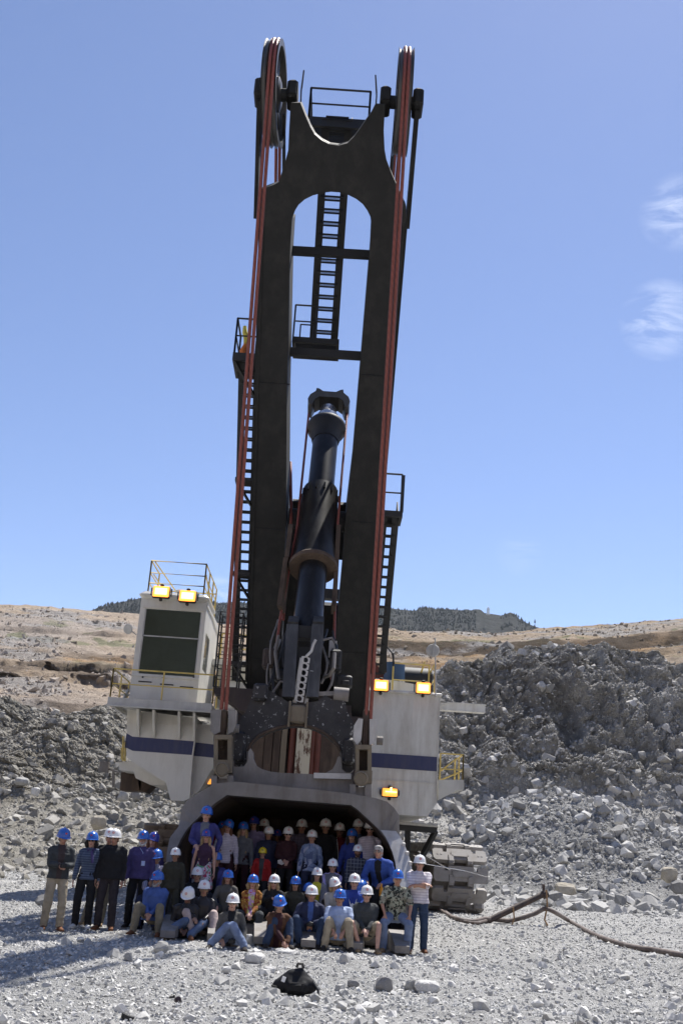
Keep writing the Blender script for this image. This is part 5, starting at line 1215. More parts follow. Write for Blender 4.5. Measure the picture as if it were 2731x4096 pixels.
    ball(m, hc+HR@V3(0,.012,.035), (.074,.092,.088), HR, 14); etube(m, [hc+HR@V3(0,-.012,.05), hc+HR@V3(0,-.022,-.02), hc+HR@V3(0,-.038,-.075)], [(.068,.078),(.062,.066),(.034,.032)], HR@X, 12)
    etube(m, [hc+HR@V3(0,-.092,.03), hc+HR@V3(0,-.106,-.005), hc+HR@V3(0,-.10,-.014)], [.008,.014,.012], HR@X, 8)
    ball(m, hc+HR@V3(0,-.084,-.045), (.024,.012,.012), HR)
    for sx in (-1,1):
        ball(m, hc+HR@V3(sx*.076,.012,.0), (.010,.018,.030), HR); ball(m, hc+HR@V3(sx*.03,-.078,.048), (.022,.012,.008), HR)
    for i in (0,1):
        arm(m, i, -.008); a_, el, wr_ = AR[i]; sx = (-1,1)[i]
        fd = (wr_-el).normalized(); fd = (fd*.8+V3(0,-.1,-.35)).normalized() if pose != 'stand' or hands else fd
        pn = V3(-sx*.9,.25,0); pn = (pn-fd*pn.dot(fd)).normalized() if not hands else (V3(0,-.3,1)-fd*V3(0,-.3,1).dot(fd)).normalized()*-1
        sd_ = fd.cross(pn).normalized()
        etube(m, [wr_, wr_+fd*.045, wr_+fd*.09], [(.027,.02),(.040,.016),(.040,.014)], sd_, 10)
        for k_, (o_, ln) in enumerate(((-.031,.062),(-.0105,.075),(.0105,.07),(.031,.055))):
            b_ = wr_+fd*.088+sd_*o_; c1 = b_+fd*ln*.5+pn*.008; c2 = c1+fd*ln*.38+pn*.026; etube(m, [b_,c1,c2], [.0098,.0092,.0078], sd_, 6)
        tb = wr_+fd*.03-sd_*.034; etube(m, [tb, tb-sd_*.026+fd*.03+pn*.012, tb-sd_*.022+fd*.062+pn*.022], [.013,.011,.009], fd, 6)
    for i in (0,1):
        h_,kn,an = LG[i]; etube(m, [h_,h_.lerp(kn,.5),kn], [.078,.066,.05], X, 10); etube(m, [kn,kn.lerp(an,.35),an], [.05,.052,.036], X, 10)
        fdv = V3((-1,1)[i]*.22,-1,0).normalized(); etube(m, [an+V3(0,.03,-.03), an+fdv*.06+V3(0,0,-.045), an+fdv*.15+V3(0,0,-.06)], [(.035,.03),(.04,.026),(.036,.018)], X, 8)
    vx = .0105
    body = raw('body', m, vx)
    # ---- clothes
    m = MB(); hem = -.07 if not skirt else -.02; torso(m, .012, hem, flat='start')
    etube(m, [T(0,.012,.47), T(0,.012,.515)], [.085,.075], X, 12)
    if sleeve != 'none':
        for i in (0,1): arm(m, i, .012, .97 if sleeve == 'long' else .5)
        if sleeve == 'short':
            for i in (0,1): a_, el, wr_ = AR[i]; etube(m, [a_, a_.lerp(el,.8)], [.075,.068], XR, 10)
    topo = raw('jacket' if inner else 'shirt', m, .014)
    bot = None; m = MB(); w_ = (.168 if not fem else .164)*bulk
    if skirt: etube(m, [waist, pel, pel+V3(0,-.02,-.25), pel+V3(0,-.02,-.42)], [(w_*.9,.11),(w_+.02,.13),(w_+.06,.16),(w_+.08,.18)], X, 18, 'start')
    else:
        etube(m, [waist+V3(0,0,-.02), pel, pel+V3(0,0,-.07)], [(w_*.98,.11*bulk),(w_+.01,.122*bulk),(w_,.115)], X, 16, 'start')
        for i in (0,1):
            h_,kn,an = LG[i]; e = kn.lerp(h_,.12) if bottoms == 'short' else None
            if e: etube(m, [h_,h_.lerp(kn,.5),e], [.098,.09,.082], X, 12)
            else:
                etube(m, [h_,h_.lerp(kn,.5),kn], [.098,.090,.076], X, 12); etube(m, [kn,kn.lerp(an,.4),an.lerp(kn,.06),an+V3(0,0,-.02)], [.076,.074,.067,.068], X, 12)
    bot = raw('skirt' if skirt else ('shorts' if bottoms == 'short' else 'trousers'), m, .014)
    root = empty('person'); tag(root, label, 'person', group)
    so_ = []
    for i in (0,1):
        h_,kn,an = LG[i]; m = MB(); fdv = V3((-1,1)[i]*.22,-1,0).normalized()
        etube(m, [an+V3(0,.045,-.045), an+fdv*.03+V3(0,0,-.04), an+fdv*.10+V3(0,0,-.055), an+fdv*.17+V3(0,0,-.064)], [(.042,.036),(.045,.042),(.046,.03),(.042,.02)], fdv.cross(V3(0,0,1)), 12)
        m.box(an+fdv*.06+V3(0,0,-.078), (.085,.26,.018), Matrix.Rotation(math.atan2(-fdv.x,-fdv.y)*-1,3,'Z')); so_.append(m.build('shoe', shoe or M_shoeD, root, True))
    htop = None; hb = hc+HR@V3(0,.008,.050)
    R4 = Matrix.Translation(hb)@HR.to_4x4()@Matrix.Rotation(hatR[0]-.05,4,'X')@Matrix.Rotation(hatR[1],4,'Y')
    if hat:
        if 'hat' not in HAT_CACHE:
            ho = hat_mesh().build('hard_hat', HATM['blue'], None, True); HAT_CACHE['hat'] = ho.data; bpy.data.objects.remove(ho)
            for kd in ('ring','heart'): e_ = emblem_mesh(kd).build('emblem', M_emr, None); HAT_CACHE[kd] = e_.data; bpy.data.objects.remove(e_)
        ho = bpy.data.objects.new('hard_hat', HAT_CACHE['hat']); COL.objects.link(ho); ho.parent = root; ho.matrix_basis = R4
        ho.material_slots[0].link = 'OBJECT'; ho.material_slots[0].material = HATM[hat]
        em = bpy.data.objects.new('emblem', HAT_CACHE['ring' if hat in ('white','yellow') else 'heart']); COL.objects.link(em); em.parent = ho
        if hat == 'yellow': em.material_slots[0].link = 'OBJECT'; em.material_slots[0].material = M_shade
        htop = R4@V3(0,0,.155)
    else: htop = hc+V3(0,0,.13)
    # hair
    m = MB(); H_ = lambda x,y,z: hc+HR@V3(x,y,z)
    if hl != 'bald':
        etube(m, [H_(0,.02,.03), H_(0,.035,-.03), H_(0,.045,-.055)], [(.081,.085),(.078,.068),(.05,.04)], HR@X, 14)
        if not hat: ball(m, H_(0,.01,.06), (.084,.10,.078), HR, 14); ball(m, H_(0,-.05,.10), (.07,.04,.03), HR)
        if hl in ('long','mid','bob'):
            dn = {'long':-.36,'mid':-.2,'bob':-.1}[hl]; bw = .092 if hl != 'bob' else .105
            for sx in (-1,1): etube(m, [H_(sx*.07,.0,.03), H_(sx*bw,-.0,-.06), T(sx*.085,-.03 if hl == 'long' else .0,.53+dn*.35) , T(sx*(.10 if hl=='long' else .07),-.085 if hl=='long' else .02,.53+dn)] if hl != 'bob' else [H_(sx*.07,.0,.04), H_(sx*bw,.005,-.03), H_(sx*.09,.01,-.09)], [.026,.036,.034,.018] if hl != 'bob' else [.03,.045,.035], X, 8)
            etube(m, [H_(0,.06,.0), H_(0,.08,-.09), T(0,.09,.40 if hl != 'bob' else .50)], [(.08,.05),(.09,.05),(.06,.03)], X, 12)
        ob = m.build('hair', HAIR[hair], root, True)
    if beard:
        m = MB(); etube(m, [H_(-.055,-.04,-.02), H_(-.035,-.072,-.065), H_(0,-.085,-.082), H_(.035,-.072,-.065), H_(.055,-.04,-.02)], [.018,.024,.028,.024,.018], V3(0,0,1), 8); ball(m, H_(0,-.09,-.034), (.03,.012,.008), HR)
        m.build('beard', HAIR[beard], root, True)
    if glasses:
        m = MB()
        for sx in (-1,1):
            ball(m, H_(sx*.032,-.088,.022), (.027,.010,.018) if glasses == 'sun' else (.024,.004,.019), HR, 12); m.tube([H_(sx*.058,-.08,.024), H_(sx*.078,.01,.02)], .003, 5)
        m.tube([H_(-.01,-.096,.026), H_(.01,-.096,.026)], .004, 5); m.build('sunglasses' if glasses == 'sun' else 'glasses', M_shade if glasses == 'sun' else M_metal, root, True)
    for ex in extras: ex(locals())
    # place: the top of the hat sits on the photograph's spot
    for o_ in (body, topo, bot): o_.parent = root
    loc = Vector((hp.x, D, fl))-Rz@(Vector((htop.x*s, htop.y*s, 0)))
    root.matrix_basis = Matrix.Translation(loc)@Rz.to_4x4()@Matrix.Diagonal((s,s,s,1))
    JOBS.append((body,'body',dict(hc=hc,HR=HR,m=[SKIN[skin],M_eye,M_lip])))
    JOBS.append((topo,'top',dict(T=(pel,up),m=[top or fm('grey_shirt',(.2,.2,.2)), inner or top],iw=inner_w if inner else 0, skirt=False)))
    JOBS.append((bot,'bot',dict(m=[legs or fm('dark_trousers',(.03,.03,.035))])))
    PEOPLE.append((label, round(s,2), round(zp,2), [round(v,2) for v in loc]))
    return root
def bake_people():
    dg = bpy.context.evaluated_depsgraph_get(); dg.update()
    for o, kind, a in JOBS:
        ev = o.evaluated_get(dg); me = bpy.data.meshes.new_from_object(ev); me.name = o.name.split('.')[0]
        n = len(me.vertices); co = np.empty(n*3); me.vertices.foreach_get('co', co); co = co.reshape(-1,3)
        me.materials.clear()
        for m_ in a['m']:
            if m_: me.materials.append(m_)
        if kind in ('top','bot'):
            no = np.empty(n*3); me.vertices.foreach_get('normal', no); no = no.reshape(-1,3); sd = hash(o.name) % 97
            f_ = ridged(co[:,0]*7, co[:,1]*7, co[:,2]*11, 2, sd % 50); g_ = fbm(co[:,0]*18, co[:,1]*18, co[:,2]*18, 2, sd % 31)
            co = co+no*(f_*.009+g_*.004)[:,None]; me.vertices.foreach_set('co', co.ravel())
        k = len(me.polygons); ce = np.empty(k*3); me.polygons.foreach_get('center', ce); ce = ce.reshape(-1,3); mi = np.zeros(k, np.int32)
        if kind == 'body':
            L_ = (ce-np.array(a['hc']))@np.array(a['HR'])
            x, y, z = L_.T; fr = y < -.045
            mi[fr&(((np.abs(x)-.031)/.019)**2+((z-.02)/.009)**2 < 1)] = 1; mi[fr&(np.abs(np.abs(x)-.033) < .02)&(np.abs(z-.047) < .006)] = 1
            mi[fr&((x/.025)**2+((z+.045)/.008)**2 < 1)] = 2
        elif kind == 'top' and a['iw'] > 0:
            pel, up = a['T']; L_ = (ce-np.array(pel))@np.array(up); wd = a['iw']*(.75+.5*np.clip((L_[:,2]-.1)/.4,0,1))
            mi[(np.abs(L_[:,0]) < wd)&(L_[:,1] < -.04)] = 1
        me.polygons.foreach_set('material_index', mi); me.shade_smooth() if kind != 'x' else None
        old = o.data; o.modifiers.clear(); o.data = me; bpy.data.meshes.remove(old)
# ---- extras
def ex_badge(c, px=.07, pz=.22, sz=(.07,.01,.09), name='name_badge'):
    def f(L): m = MB(); T = L['T']; m.box(T(px,-.135*L['bulk'],pz), sz); m.tube([T(px,-.13,pz+.04), T(px*.6,-.13,.42), T(-.03,-.09,.5)], .004, 4); m.build(name, c, L['root'])
    return f
def ex_camera(L):
    w0 = (L['AR'][0][2]+L['AR'][1][2])/2+V3(0,-.09,-.01); m = MB(); m.cbox(w0, (.12,.07,.08), .012); m.lathe(w0+V3(0,-.03,0), [(.028,0),(.03,-.06),(.0,-.06)], (0,1,0), 14); m.cbox(w0+V3(0,0,.045),(.04,.05,.02),.008)
    o = m.build('camera', M_blk2, None); o.matrix_basis = Matrix(); L['_cam'] = o; CAMS.append((o, L['root']))
CAMS = []
def ex_paper(L): m = MB(); T = L['T']; m.prism([T(-.2,-.19,.10),T(-.05,-.22,.14),T(-.04,-.2,.04),T(-.10,-.19,.0),T(-.19,-.18,.03)], (0,-.004,0)); o = m.build('paper', M_emw, None); CAMS.append((o, L['root']))
def ex_scarf(c):
    def f(L): m = MB(); T = L['T']; m.tube([T(-.07,.03,.49),T(-.03,-.09,.47),T(.05,-.09,.47),T(.08,.03,.5),T(0,.07,.51)], .032, 8, closed=True); m.tube([T(.04,-.1,.46),T(.07,-.14,.36),T(.09,-.15,.24)], [.03,.03,.022], 8); m.build('scarf', c, L['root'], True)
    return f
def ex_stripes(c):
    def f(L):
        for i in (0,1):
            m = MB(); a_, el, wr_ = L['AR'][i]; sx = (-1,1)[i]
            for k in (-1,0,1): m.tube([p+V3(sx*.055,-.012+k*.016,.02) for p in (a_,a_.lerp(el,.5),el)]+[wr_+V3(sx*.05,-.012+k*.016,0)], .005, 4)
            m.build('sleeve_stripe', c, L['root'])
    return f
def ex_star(c):
    def f(L):
        m = MB(); T = L['T']; pts = [(-.10,.36),(-.06,.2),(-.09,.05),(-.045,.14),(-.03,.02),(0,.12),(.03,.0),(.03,.14),(.08,.06),(.05,.2),(.06,.37),(.02,.25),(-.02,.28),(-.05,.25)]
        m.prism([T(x,-.142-.02*(1-abs(x)/.1),z) for x,z in pts], up_y(L)*.01); m.build('shirt_print', c, L['root'])
    return f
def ex_heldhat(L):
    w0 = L['AR'][0][2]+V3(-.06,-.12,-.12); ho = bpy.data.objects.new('hard_hat', HAT_CACHE['hat']); COL.objects.link(ho); ho.material_slots[0].link = 'OBJECT'; ho.material_slots[0].material = HATM['blue']; ho.matrix_basis = Matrix.Translation(w0)@Matrix.Rotation(1.9,4,'X')@Matrix.Rotation(.5,4,'Y'); CAMS.append((ho, L['root']))
    w1 = L['AR'][1][2]+V3(.02,-.1,-.12); m = MB(); m.lathe(w1-V3(0,0,.1), [(.03,0),(.032,.02),(.032,.13),(.015,.17),(.015,.2)], (0,0,1), 14); CAMS.append((m.build('bottle', fm('orange_plastic',(.6,.25,.03)), None, True), L['root']))
def up_y(L): return L['up']@V3(0,1,0)
def ex_hoodstripe(L): pass
c_ = dict(
 charc=fm('charcoal_cotton',(.055,.06,.062)), blk=fm('black_cloth',(.018,.018,.02)), navy=fm('navy_cloth',(.03,.035,.07)), khaki=fm('khaki_twill',(.34,.29,.21)), khakid=fm('olive_khaki_twill',(.22,.195,.14)),
 jeans=fm('faded_denim',(.17,.22,.34)), djeans=fm('dark_denim',(.035,.055,.10)), mjeans=fm('mid_denim',(.09,.13,.22)), puff=fm('slate_quilted_nylon',(.10,.13,.20),pat=pat_stripes((.05,.07,.12),22)), purple=fm('purple_cotton',(.075,.06,.17)),
 royal=fm('royal_blue_cloth',(.035,.06,.28)), rblue=fm('bright_blue_nylon',(.04,.085,.32)), blueS=fm('blue_shirt_cotton',(.07,.12,.32)), violet=fm('blue_violet_fleece',(.05,.05,.17)), lav=fm('lavender_cotton',(.42,.36,.62)),
 red=fm('red_cloth',(.34,.02,.02)), dred=fm('dark_red_cloth',(.12,.015,.02)), maroon=fm('maroon_black_cloth',(.05,.02,.025)), white=fm('white_dotted_cotton',(.68,.64,.72),pat=pat_stripes((.5,.45,.55),30)),
 pink=fm('pinkish_beige_twill',(.46,.37,.34)), grey=fm('grey_knit',(.15,.16,.18)), brown=fm('brown_suede',(.10,.05,.03)), gbrown=fm('grey_brown_nylon',(.10,.095,.085)), greyp=fm('grey_violet_plaid',(.14,.12,.17),pat=pat_plaid((.09,.08,.11),14)),
 gold=fm('patterned_silk',(.30,.13,.03),pat=pat_blobs((.45,.28,.06),(.20,.03,.02),9)), denimj=fm('pale_denim',(.22,.29,.46),pat=pat_blobs((.40,.45,.60),(.12,.16,.30),6)), plaid=fm('dark_plaid_flannel',(.05,.055,.08),pat=pat_plaid((.22,.24,.27),12)),
 yel=fm('yellow_cotton',(.50,.45,.04)), beige=fm('beige_linen',(.42,.38,.32)), lblue=fm('light_blue_polo',(.36,.44,.62)), camo=fm('leafy_print_shirt',(.030,.035,.030),pat=pat_blobs((.32,.34,.27),(.26,.24,.19),13,.5,.53)),
 stripe=fm('striped_polo',(.62,.59,.62),pat=pat_stripes((.42,.36,.43),20,lo=.75,hi=.76)), bgrey=fm('blue_grey_cotton',(.10,.13,.22)), olive=fm('dark_olive_cloth',(.05,.048,.035)), skirt=fm('floral_skirt_cotton',(.60,.56,.62),pat=pat_blobs((.50,.06,.14),(.10,.30,.16),14,.5,.54)),
 tank=fm('dark_plum_cotton',(.06,.03,.06)), stripeS=fm('grey_striped_shirt',(.36,.36,.46),pat=pat_stripes((.2,.2,.3),26,axis=0)), leather=fm('black_leather',(.03,.028,.03),rough=.35), vest=fm('grey_vest_knit',(.17,.17,.19)), tie=fm('tie_dye_cotton',(.55,.35,.6),pat=pat_blobs((.6,.6,.2),(.6,.1,.2),12)))
C = c_; PEO = {}
arms_x = dict(hands=[(.10,-.20,.30),(-.10,-.23,.27)], elbows=[(-1,-.1,-.6),(1,-.1,-.6)])
hold = dict(hands=[(-.05,-.30,.14),(.07,-.30,.14)], elbows=[(-1,.3,-.6),(1,.3,-.6)])
knee_h = lambda h=.0: dict(hands=[(-.17,-.33,.06+h),(.17,-.33,.06+h)])
clasp = dict(hands=[(-.035,-.30,.07),(.045,-.31,.06)])
# ---- left of the bucket, standing on the gravel
person(261,3337,20.4,'stand',face=.35,hat='blue',label='man at far left in open charcoal shirt and khaki trousers looking down at his camera',top=C['charc'],inner=fm('dark_brown_polo',(.06,.045,.045)),legs=C['khaki'],shoe=M_shoeBr,skin='tan',head=(.2,.2),hands=[(-.02,-.26,.18),(.08,-.24,.18)],extras=(ex_camera,),feet=[(-.13,.05),(.14,-.05)])
person(374,3351,21.3,'stand',hat='blue',sex='f',label='dark-haired woman in slate quilted jacket, purple scarf and black trousers',top=C['puff'],legs=C['blk'],hl='bob',hair='dark',glasses='sun',shoe=M_shoeW,extras=(ex_scarf(C['purple']),))
person(447,3323,22.0,'stand',hat='white',floor=0,label='man in khaki trousers half hidden behind the man in the long black jacket',top=C['blk'],legs=C['khakid'],shoe=M_shoeTan,skin='tan',feet=[(-.3,.0),(.0,.05)],s=1.02)
person(465,3340,21.3,'stand',hat='white',label='broad man in zipped black jacket with sunglasses pushed up on his white hard hat',top=C['blk'],legs=fm('charcoal_trousers',(.035,.03,.035)),bulk=1.22,skin='tan',shoe=M_shoeBr,head=(-.1,0))
person(578,3347,22.2,'stand',hat='blue',floor=0,label='white-bearded man in purple shirt wearing a pale name badge',top=C['purple'],legs=C['blk'],beard='white',hair='white',extras=(ex_badge(fm('pale_badge',(.5,.6,.9))),),bulk=1.05)
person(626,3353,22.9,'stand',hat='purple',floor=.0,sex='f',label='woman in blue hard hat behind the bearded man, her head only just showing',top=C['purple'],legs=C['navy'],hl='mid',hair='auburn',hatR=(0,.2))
person(631,3403,22.3,'sit',hat='blue',floor=0,label='man in pale striped shirt standing behind the seated man in the blue shirt',top=C['stripeS'],legs=C['navy'],skin='tan',seat=.6,head=(-.2,.15),hair='grey')
person(636,3488,21.0,'sit',face=-.15,hat='blue',label='grey-bearded man in blue shirt and khaki trousers sitting with clasped hands',top=C['blueS'],legs=C['khakid'],beard='grey',hair='grey',bulk=1.18,skin='tan',shoe=M_shoeBr,head=(-.25,.05),feet=[(-.26,-.36),(.24,-.40)],**clasp)
person(704,3426,22.0,'stand',hat='white',floor=0,s=.86,label='person in dark olive jacket standing against the left edge of the bucket',top=C['olive'],legs=C['olive'],skin='mid')
person(794,3473,22.3,'sit',hat='white',label='smiling person in black behind the man in the leather jacket',top=C['blk'],legs=C['blk'],skin='fair',head=(.1,0))
# ---- back row inside the bucket, left to right
fb = .36
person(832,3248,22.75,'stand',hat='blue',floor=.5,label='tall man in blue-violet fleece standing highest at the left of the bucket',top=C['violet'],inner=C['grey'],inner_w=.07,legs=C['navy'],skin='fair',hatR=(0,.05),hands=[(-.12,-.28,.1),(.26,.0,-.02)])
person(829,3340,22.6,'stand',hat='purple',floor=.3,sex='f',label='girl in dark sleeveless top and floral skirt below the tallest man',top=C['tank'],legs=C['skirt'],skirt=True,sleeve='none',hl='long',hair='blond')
person(892,3307,25.0,'stand',hat='blue',floor=fb,sex='f',label='girl in red shirt between the floral-skirt girl and the girl in white',top=C['red'],legs=C['navy'],hl='mid',skin='mid',hair='dark')
person(925,3300,24.2,'stand',hat='blue',floor=fb,sex='f',face=.1,label='long-haired girl in fitted white top in the back row',top=C['white'],legs=C['maroon'],hl='long',hair='auburn',hatR=(0,.25),head=(.0,0))
person(975,3310,24.6,'stand',hat='blue',floor=fb,sex='f',label='long-haired girl in grey cardigan beside the girl in white',top=C['grey'],legs=C['maroon'],hl='long',hair='blond',glasses='clear')
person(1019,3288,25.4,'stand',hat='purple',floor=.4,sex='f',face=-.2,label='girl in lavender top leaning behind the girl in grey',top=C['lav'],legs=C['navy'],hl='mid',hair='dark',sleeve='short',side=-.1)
person(1059,3299,25.9,'stand',hat='white',floor=.4,label='person in the deepest shade of the bucket with only a dim white hard hat visible',top=C['maroon'],legs=C['blk'],skin='dark')
person(1077,3329,24.6,'stand',hat='white',floor=fb,label='older man in dark jacket standing behind the boy in the yellow hard hat',top=C['navy'],legs=C['blk'],skin='tan',glasses='clear',bulk=1.1)
person(1052,3412,23.8,'stand',hat='yellow',floor=.3,label='boy in red jacket wearing the only yellow hard hat',top=C['red'],inner=C['charc'],inner_w=.06,legs=C['blk'],skin='fair')
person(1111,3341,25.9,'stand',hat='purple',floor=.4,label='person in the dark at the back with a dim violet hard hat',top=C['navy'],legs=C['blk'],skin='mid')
person(1154,3330,24.4,'stand',hat='white',floor=fb,face=.1,label='woman in maroon-black jacket holding white papers at her waist',top=C['maroon'],legs=C['blk'],sex='f',glasses='sun',extras=(ex_paper,),hands=[(-.06,-.22,.12),(.03,-.24,.1)],bulk=1.1)
person(1209,3300,25.4,'stand',hat='white',floor=.4,label='tall man in grey-violet checked shirt in the back row',top=C['greyp'],legs=C['blk'],skin='tan')
person(1250,3343,24.2,'stand',hat='white',floor=fb,sex='f',face=-.1,label='woman in pale mottled denim jacket standing mid-bucket',top=C['denimj'],legs=C['navy'],hair='brown')
person(1304,3298,24.9,'stand',hat='white',floor=.4,label='man in black track jacket with red shoulders and white sleeve stripes',top=C['blk'],inner=None,legs=C['blk'],skin='mid',extras=(ex_stripes(M_emw),),bulk=1.08)
person(1360,3315,25.1,'stand',hat='white',floor=.4,label='man in dark red pullover in the back row',top=C['dred'],legs=C['blk'],skin='dark',bulk=1.05)
person(1410,3338,24.4,'stand',hat='blue',floor=fb,sex='f',face=-.2,label='dark-haired woman in blue jacket, the only blue hard hat at the back right',top=C['royal'],legs=C['navy'],hl='long',hair='dark')
person(1436,3299,25.0,'stand',hat='white',floor=.4,label='man in blue-grey shirt behind the dark-haired woman in blue',top=C['bgrey'],legs=C['blk'],skin='tan')
person(1482,3306,24.4,'stand',hat='white',floor=.4,sex='f',face=-.1,label='woman in white blouse with dark sleeves at the right end of the back row',top=C['white'],legs=C['blk'],glasses='sun',hair='dark')
# ---- middle rows
person(871,3414,22.9,'sit',hat='blue',label='man in blue-violet jacket over black shirt seated below the girls',top=C['violet'],inner=C['blk'],legs=C['navy'],skin='tan',glasses='clear',bulk=1.1)
person(1333,3442,22.8,'sit',hat='white',sex='f',label='woman in grey vest over lavender sleeves and dark sunglasses',top=C['lav'],inner=C['vest'],inner_w=.14,legs=C['navy'],glasses='sun')
person(1271,3477,22.4,'sit',hat='white',sex='f',label='smiling dark-haired woman in bright yellow top',top=C['vest'],inner=C['yel'],inner_w=.09,legs=C['blk'],hl='mid',hair='dark')
person(1432,3404,23.4,'stand',hat='white',floor=.3,label='man in dark plaid flannel shirt',top=C['plaid'],legs=C['navy'],skin='tan',beard='brown',s=.86)
person(1514,3401,22.4,'stand',hat=None,floor=.05,face=-.35,lean=.72,label='bareheaded man in bright blue jacket leaning forward with glasses and greying hair',top=C['rblue'],inner=C['blk'],inner_w=.05,legs=C['blk'],hair='grey',glasses='clear',skin='tan',bulk=1.1,hands=[(-.16,-.50,.02),(.12,-.46,.0)],s=1.12,extras=(ex_heldhat,))
# ---- seated second row
person(916,3485,21.8,'sit',hat='blue',floor=.1,sex='f',label='woman in grey-brown jacket sitting behind the woman at the very front',top=C['gbrown'],legs=C['charc'],hair='brown',hl='mid',skin='fair',**knee_h(.05))
person(1016,3504,21.4,'sit',hat='blue',floor=0,sex='f',label='woman in gold and red patterned jacket with hands folded in her lap',top=C['gold'],inner=C['tie'],inner_w=.06,legs=C['charc'],hl='bob',hair='blond',**clasp)
person(1101,3504,21.6,'sit',hat='white',floor=.1,sex='f',face=-.1,label='blond woman in black coat with one hand raised to her cheek',top=C['blk'],legs=C['blk'],hl='mid',hair='blond',glasses='sun',hands=[(-.03,-.16,.36),(.1,-.3,.1)],elbows=[(-.6,-.6,-.6),(1,.2,-.5)])
person(1185,3511,21.9,'sit',hat='blue',floor=.15,sex='f',label='dark-haired woman in sunglasses and black with her arm stretched on a knee',top=C['olive'],legs=C['blk'],hl='mid',hair='dark',glasses='sun',skin='fair',hands=[(-.3,-.34,.06),(.1,-.3,.05)])
o = person(1237,3537,22.1,'sit',hat='blue',floor=.1,label='person hidden behind the camera-holding man, only a sliver of blue hard hat showing',top=C['navy'],legs=C['blk'])
person(1332,3514,21.7,'sit',hat='white',floor=.1,sex='f',face=.15,label='blond woman in beige linen jacket and glasses, hard hat tilted back',top=C['beige'],legs=C['khaki'],hl='bob',hair='blond',glasses='clear',hatR=(.1,-.25))
person(1420,3500,21.6,'sit',hat='white',floor=.1,label='young man in blue hoodie with a white star burst printed on his chest',top=C['rblue'],inner=C['royal'],inner_w=.09,legs=C['navy'],extras=(ex_star(M_emw),),skin='fair')
# ---- front row
person(760,3563,20.6,'sit',hat='white',floor=0,face=.1,lean=.3,label='person in shiny black jacket and jeans sitting with bowed head',top=C['leather'],legs=C['mjeans'],shoe=M_shoeBr,skin='dark',hatR=(.1,.15),head=(-.35,.25),hands=[(-.1,-.3,.1),(.05,-.34,.06)],feet=[(-.35,-.35),(.12,-.5)])
person(822,3524,20.9,'sit',hat='white',floor=0,face=.1,label='man in black leather jacket and pinkish beige trousers with hands on his knees',top=C['leather'],legs=C['pink'],shoe=M_shoeD,skin='mid',glasses='clear',feet=[(-.12,-.38),(.24,-.52)],hands=[(-.13,-.36,.16),(.05,-.34,.12)])
person(935,3594,19.3,'sit',hat='white',floor=0,sex='f',label='woman nearest the camera in dark jacket and flared jeans sitting on the stones',top=C['gbrown'],inner=C['blk'],inner_w=.05,legs=C['jeans'],hair='dark',skin='fair',glasses='clear',hands=[(-.12,-.25,.06),(.26,-.30,.04)],feet=[(-.30,-.40),(.30,-.42)],shoe=M_shoeD,s=.94,extras=(ex_camera,))
person(1115,3592,19.9,'sit',hat='blue',floor=0,face=.25,lean=.35,label='man in brown suede jacket and sunglasses crouching in front with hands together',top=C['brown'],inner=C['maroon'],legs=C['djeans'],glasses='sun',skin='tan',hatR=(.15,-.15),hands=[(.08,-.42,.02),(.14,-.42,.0)],feet=[(-.22,-.30),(.20,-.34)])
person(1250,3546,20.7,'sit',hat='white',floor=0,label='man in navy jacket and worn dark jeans holding a black camera at his chest',top=C['navy'],inner=C['blueS'],inner_w=.045,legs=C['djeans'],glasses='clear',skin='tan',bulk=1.1,extras=(ex_camera,),hands=[(-.05,-.2,.16),(.06,-.2,.16)],elbows=[(-1,-.2,-.5),(1,-.2,-.5)])
person(1362,3560,20.5,'sit',hat='blue',floor=0,label='man in light blue polo and khaki trousers sitting with a phone in both hands',top=C['lblue'],legs=C['khaki'],sleeve='short',skin='tan',shoe=M_shoeD,hands=[(-.09,-.34,.1),(.1,-.34,.1)],feet=[(-.24,-.34),(.24,-.36)],elbows=[(-1,.2,-.2),(1,.2,-.2)],bulk=1.08)
person(1469,3546,20.6,'sit',hat='white',floor=0,label='man in dark grey quarter-zip pullover and beige shorts with bare legs',top=C['charc'],legs=C['khaki'],bottoms='short',glasses='sun',skin='fair',shoe=M_shoeTan,feet=[(-.10,-.34),(.22,-.52)],bulk=1.1,**clasp)
person(1591,3483,20.7,'sit',hat='blue',floor=0,lean=.2,label='man in leafy patterned short-sleeved shirt and pale jeans, hands on his knees',top=C['camo'],legs=C['jeans'],sleeve='short',skin='tan',shoe=M_shoeTan,feet=[(-.22,-.30),(.22,-.34)],hands=[(-.22,-.34,.0),(.24,-.36,.0)],elbows=[(-1,.3,0),(1,.3,0)],hair='grey',bulk=1.05)
person(1679,3444,20.9,'stand',hat='white',label='man at the right end in striped polo and dark jeans with folded arms',top=C['stripe'],legs=C['djeans'],sleeve='short',skin='tan',shoe=M_shoeBr,bulk=1.05,**arms_x)
bake_people()
# things held in hands are things of their own, placed where the hands are
CL = [('black camera held in the hands of the man at far left','camera'),('white sheet of paper held at the waist of the woman in maroon-black','paper'),('blue hard hat held low in the hand of the bareheaded man in blue','hard hat'),('orange drink bottle hanging from the other hand of the bareheaded man','bottle'),('black camera resting on the lap of the woman nearest the lens','camera'),('black camera at the chest of the man in navy','camera')]
bpy.context.view_layer.update()
for (o, root), (lb, ct) in zip(CAMS, CL): o.matrix_basis = root.matrix_world@o.matrix_basis; tag(o, lb, ct)
